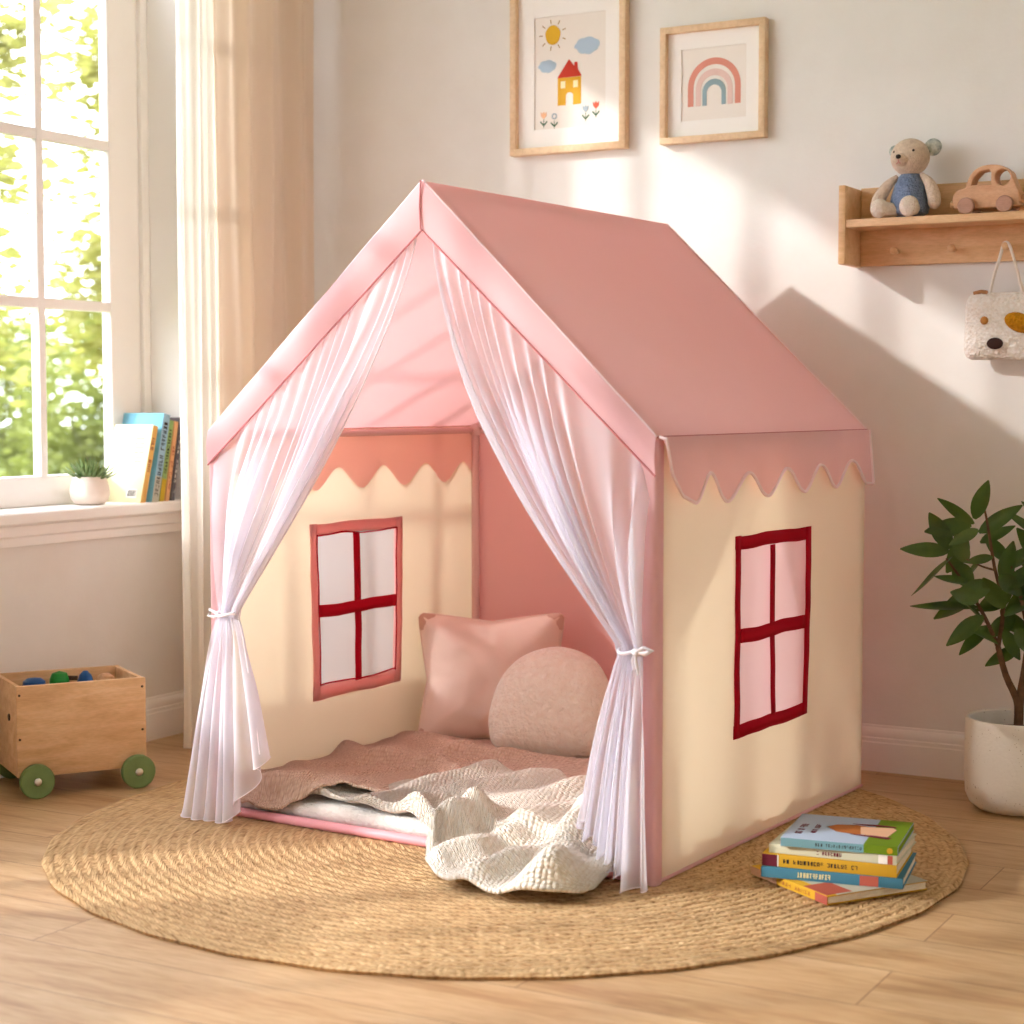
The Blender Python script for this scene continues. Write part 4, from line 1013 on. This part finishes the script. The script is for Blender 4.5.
# camera-facing axes used only to type the branch layout: x to the right, z up, y = depth
ca, sa = math.cos(R(29)), math.sin(R(29))
def L3(x, z, y=0): return Vector((x*ca - y*sa, x*sa + y*ca, z))
stem([L3(.0, .195), L3(.0, .25), L3(-.008, .28), L3(-.030, .33, .01), L3(-.050, .40, .01)], .012, .007)
stem([L3(.0, .20), L3(.003, .27), L3(.010, .34, -.01), L3(.020, .42, -.01)], .012, .008)
stem([L3(-.050, .40, .01), L3(-.080, .47, .02), L3(-.120, .54, .03), L3(-.175, .615, .03)], .006, .0025)
stem([L3(-.050, .40, .01), L3(-.042, .50, 0), L3(-.068, .60, -.01), L3(-.088, .70, -.02), L3(-.098, .745, -.02)], .006, .0022)
stem([L3(.020, .42, -.01), L3(-.006, .53, -.02), L3(-.028, .60, -.02)], .006, .003)
stem([L3(.020, .42, -.01), L3(.050, .52, .02), L3(.070, .62, .03), L3(.095, .72, .03)], .007, .003)
stem([L3(.015, .37, -.01), L3(.060, .43, -.05), L3(.105, .50, -.07)], .005, .002)
stem([L3(-.066, .59, -.01), L3(-.10, .60, -.03), L3(-.145, .62, -.05)], .003, .0015)
st.build('stems', m_bark, PT)
def leaf(base, tip, wd, roll=0, droop=.012):
    base, tip = Vector(base), Vector(tip); d = tip-base; Ln = d.length; d.normalize()
    view = Vector((.235, -.972, .0))       # blades turned loosely outwards
    n0 = (view + Vector((rnd.uniform(-.5, .5), rnd.uniform(-.3, .3), rnd.uniform(.1, .9)))).normalized()
    sd = d.cross(n0).normalized(); nn = sd.cross(d).normalized()
    sd = (Matrix.Rotation(roll, 3, d) @ sd); nn = (Matrix.Rotation(roll, 3, d) @ nn)
    mb = MB()
    def fn(u, v):
        w = wd*(math.sin(PI*min(1, (u*.96+.02))**.85))**.8*(1-.15*u)
        return base + d*Ln*u + sd*(v*w) + nn*(.30*w*(v*v) - .25*w) + Vector((0, 0, -droop*u*u*4*Ln)) + nn*(.010*math.sin(u*6)*Ln*4*.3)
    mb.grid(lin(0, 1, 9), lin(-1, 1, 4), fn)
    mb.build('leaf', m_leaf, PT, angle=180)
# leaf layout (x right, z up) relative to the pot centre, from stem to tip; ~390 px per metre
lv = [((-.118, .715), (-.100, .790), .022), ((-.125, .705), (-.190, .755), .019), ((-.122, .700), (-.200, .690), .024), ((-.100, .680), (-.025, .735), .020), ((-.112, .690), (-.170, .668), .015),
      ((-.095, .655), (-.035, .690), .015), ((-.165, .640), (-.205, .710), .024), ((-.165, .632), (-.250, .640), .020), ((-.160, .620), (-.235, .555), .026), ((-.140, .610), (-.160, .665), .022),
      ((-.150, .600), (-.118, .560), .026), ((-.120, .660), (-.150, .600), .026), ((-.085, .620), (-.115, .575), .016), ((-.080, .625), (-.130, .618), .012), ((-.080, .560), (-.155, .535), .026),
      ((-.090, .545), (-.170, .490), .028), ((-.105, .500), (-.220, .505), .018), ((-.095, .480), (-.160, .430), .024), ((-.055, .410), (-.120, .450), .018), ((-.080, .460), (-.135, .520), .028),
      ((-.045, .560), (-.030, .640), .026), ((-.040, .545), (.010, .600), .024), ((-.050, .500), (-.090, .560), .026), ((-.045, .480), (.020, .520), .024), ((-.040, .440), (-.010, .390), .020),
      ((.020, .430), (-.030, .480), .024), ((.030, .450), (.070, .480), .026), ((.045, .500), (.010, .560), .024), ((.055, .530), (.110, .560), .026), ((.070, .600), (.020, .670), .026),
      ((.075, .620), (.130, .650), .026), ((.090, .690), (.040, .740), .020), ((.092, .700), (.130, .770), .024), ((.095, .710), (.070, .800), .024), ((.080, .650), (-.010, .720), .012),
      ((.100, .500), (.150, .520), .026), ((.100, .490), (.130, .440), .026), ((.080, .460), (.090, .400), .024), ((.060, .580), (.000, .560), .024), ((-.030, .590), (.030, .640), .028),
      ((-.010, .520), (.045, .585), .028), ((-.020, .530), (-.075, .500), .024), ((.010, .480), (.060, .440), .024), ((-.060, .580), (-.020, .545), .022), ((.000, .400), (-.055, .365), .020), ((.030, .400), (.085, .380), .022), ((-.010, .470), (-.060, .440), .024), ((.050, .560), (-.010, .500), .024), ((-.035, .610), (-.065, .660), .020), ((-.110, .520), (-.165, .540), .022), ((-.130, .560), (-.190, .575), .020), ((.070, .540), (.020, .600), .024), ((-.020, .450), (.020, .400), .022), ((-.072, .450), (-.130, .405), .018)]
for i, (a, b, w) in enumerate(lv):
    y = rnd.uniform(-.05, .05); y2 = y + rnd.uniform(-.035, .035)
    A, B = L3(a[0]*1.02, a[1], y), L3(b[0]*1.02, b[1], y2)
    leaf(A, A+(B-A)*1.34, w*1.02, rnd.uniform(-.8, .8))

# ------------------------------------------------------------------ garden outside
m_fol = mat('garden_foliage', srgb(148, 148, 88), srgb(172, 166, 112), rough=.8, nscale=3, spec=.1, transl=.5, tcol=srgb(160, 160, 76))
m_fol2 = mat('garden_foliage_dark', srgb(114, 122, 66), srgb(138, 142, 88), rough=.8, nscale=3, spec=.1, transl=.45, tcol=srgb(138, 146, 72))
m_tr = mat('tree_bark', srgb(120, 112, 96), rough=.9)
m_lawn = mat('lawn_grass', srgb(104, 116, 66), srgb(124, 132, 80), rough=1, nscale=2)
struct(MB().box(-40, -.3, -25, 40, -.35, -.2).build('ground', m_lawn, smooth=False))
def tree(name, label, px, D, h0, h1, wid, n, leafs, m, seed, group='trees outside the window', csz=1.0):
    # px: bearing through the window, D: distance from the camera spot
    b = math.atan2((px-512)/1788, 1) ; ang = R(29.0769)+PI/2 - b
    x, y = 3.486 + D*math.cos(ang), -4.676 + D*math.sin(ang)
    t = thing(name, label, 'tree', (x, y, -.2), 0, group); rr = random.Random(seed)
    tr = MB(); tr.tube([(0, 0, -.0), (.05, .02, h0*.5), (0, .05, h0), (.03, 0, (h0+h1)/2)], [.035, .03, .02, .01], 10)
    for k in range(3):
        a = k*2.4; z = h0 + (h1-h0)*.1*k; tr.tube([(0, .03, z), (math.cos(a)*wid*.35, math.sin(a)*wid*.35, z+.4)], [.03, .01], 6)
    tr.build('trunk', m_tr, t)
    mb = MB()
    cl = [Vector((rr.gauss(0, .42)*wid, rr.gauss(0, .42)*wid, h0+.1 + (h1-h0)*rr.random())) for _ in range(n)]
    for c in cl:
        s_ = rr.uniform(.07, .15)*csz
        for _ in range(int(44*leafs)):
            p = c + Vector((rr.gauss(0, s_), rr.gauss(0, s_), rr.gauss(0, s_)))
            q = Matrix.Rotation(rr.uniform(0, 6.28), 3, 'Z') @ Matrix.Rotation(rr.uniform(-1.2, 1.2), 3, 'X'); w = rr.uniform(.035, .070)
            mb.poly([p + q @ Vector(v) for v in ((-w, 0, 0), (0, -w*.55, w*.15), (w*1.2, 0, 0), (0, w*.55, w*.15))])
    mb.build('foliage', m, t, smooth=False, fixn=False)
tree('garden_tree', 'pale green tree filling the left pane of the window', -24, 10.5, 1.3, 3.8, .42, 44, 1.2, m_fol, 1)
tree('garden_tree', 'airy yellow-green tree seen through the right pane', 122, 13.5, 1.4, 4.6, .50, 66, 1.3, m_fol, 2)
tree('garden_bush', 'bushy green shrub seen low through the right pane', 90, 17.5, .2, 2.0, .8, 60, 1.8, m_fol2, 4, None, 1.6)
tree('garden_bush', 'darker green shrub seen low through the left pane', 12, 22, .2, 2.0, .9, 70, 1.8, m_fol2, 5, None, 1.6)

# ------------------------------------------------------------------ light, sky, camera
w = bpy.data.worlds.new('world'); sc.world = w; w.use_nodes = True
bg = w.node_tree.nodes['Background']; bg.inputs[0].default_value = (.94, .985, 1.08, 1); bg.inputs[1].default_value = 7.6
sun = bpy.data.lights.new('sun', 'SUN'); sun.energy = 3.0; sun.angle = R(1.7); sun.color = (1.0, .985, .96)
so = bpy.data.objects.new('sun', sun); COL.objects.link(so)
th_, el_ = R(40), R(25)
so.rotation_euler = Vector((math.cos(th_)*math.cos(el_), math.sin(th_)*math.cos(el_), -math.sin(el_))).to_track_quat('-Z', 'Y').to_euler()
so.location = (-4, -4, 4)

cam = bpy.data.cameras.new('camera'); cam.sensor_width = 36; cam.lens = 1788/1024*36
co = bpy.data.objects.new('camera', cam); COL.objects.link(co); sc.camera = co
co.location = (3.486, -4.676, 1.0); co.rotation_euler = (R(90-3.5524), 0, R(29.0769))
cam.dof.use_dof = True; cam.dof.focus_distance = 4.2; cam.dof.aperture_fstop = 3.5
cam.clip_start = .05

sc.view_settings.view_transform = 'Standard'; sc.view_settings.look = 'None'; sc.view_settings.gamma = 1
sc.view_settings.exposure = .12; sc.view_settings.use_curve_mapping = False
cy = sc.cycles; cy.max_bounces = 10; cy.diffuse_bounces = 6; cy.transmission_bounces = 6; cy.transparent_max_bounces = 24
cy.sample_clamp_indirect = 6; cy.use_denoising = True; cy.caustics_reflective = False; cy.caustics_refractive = False
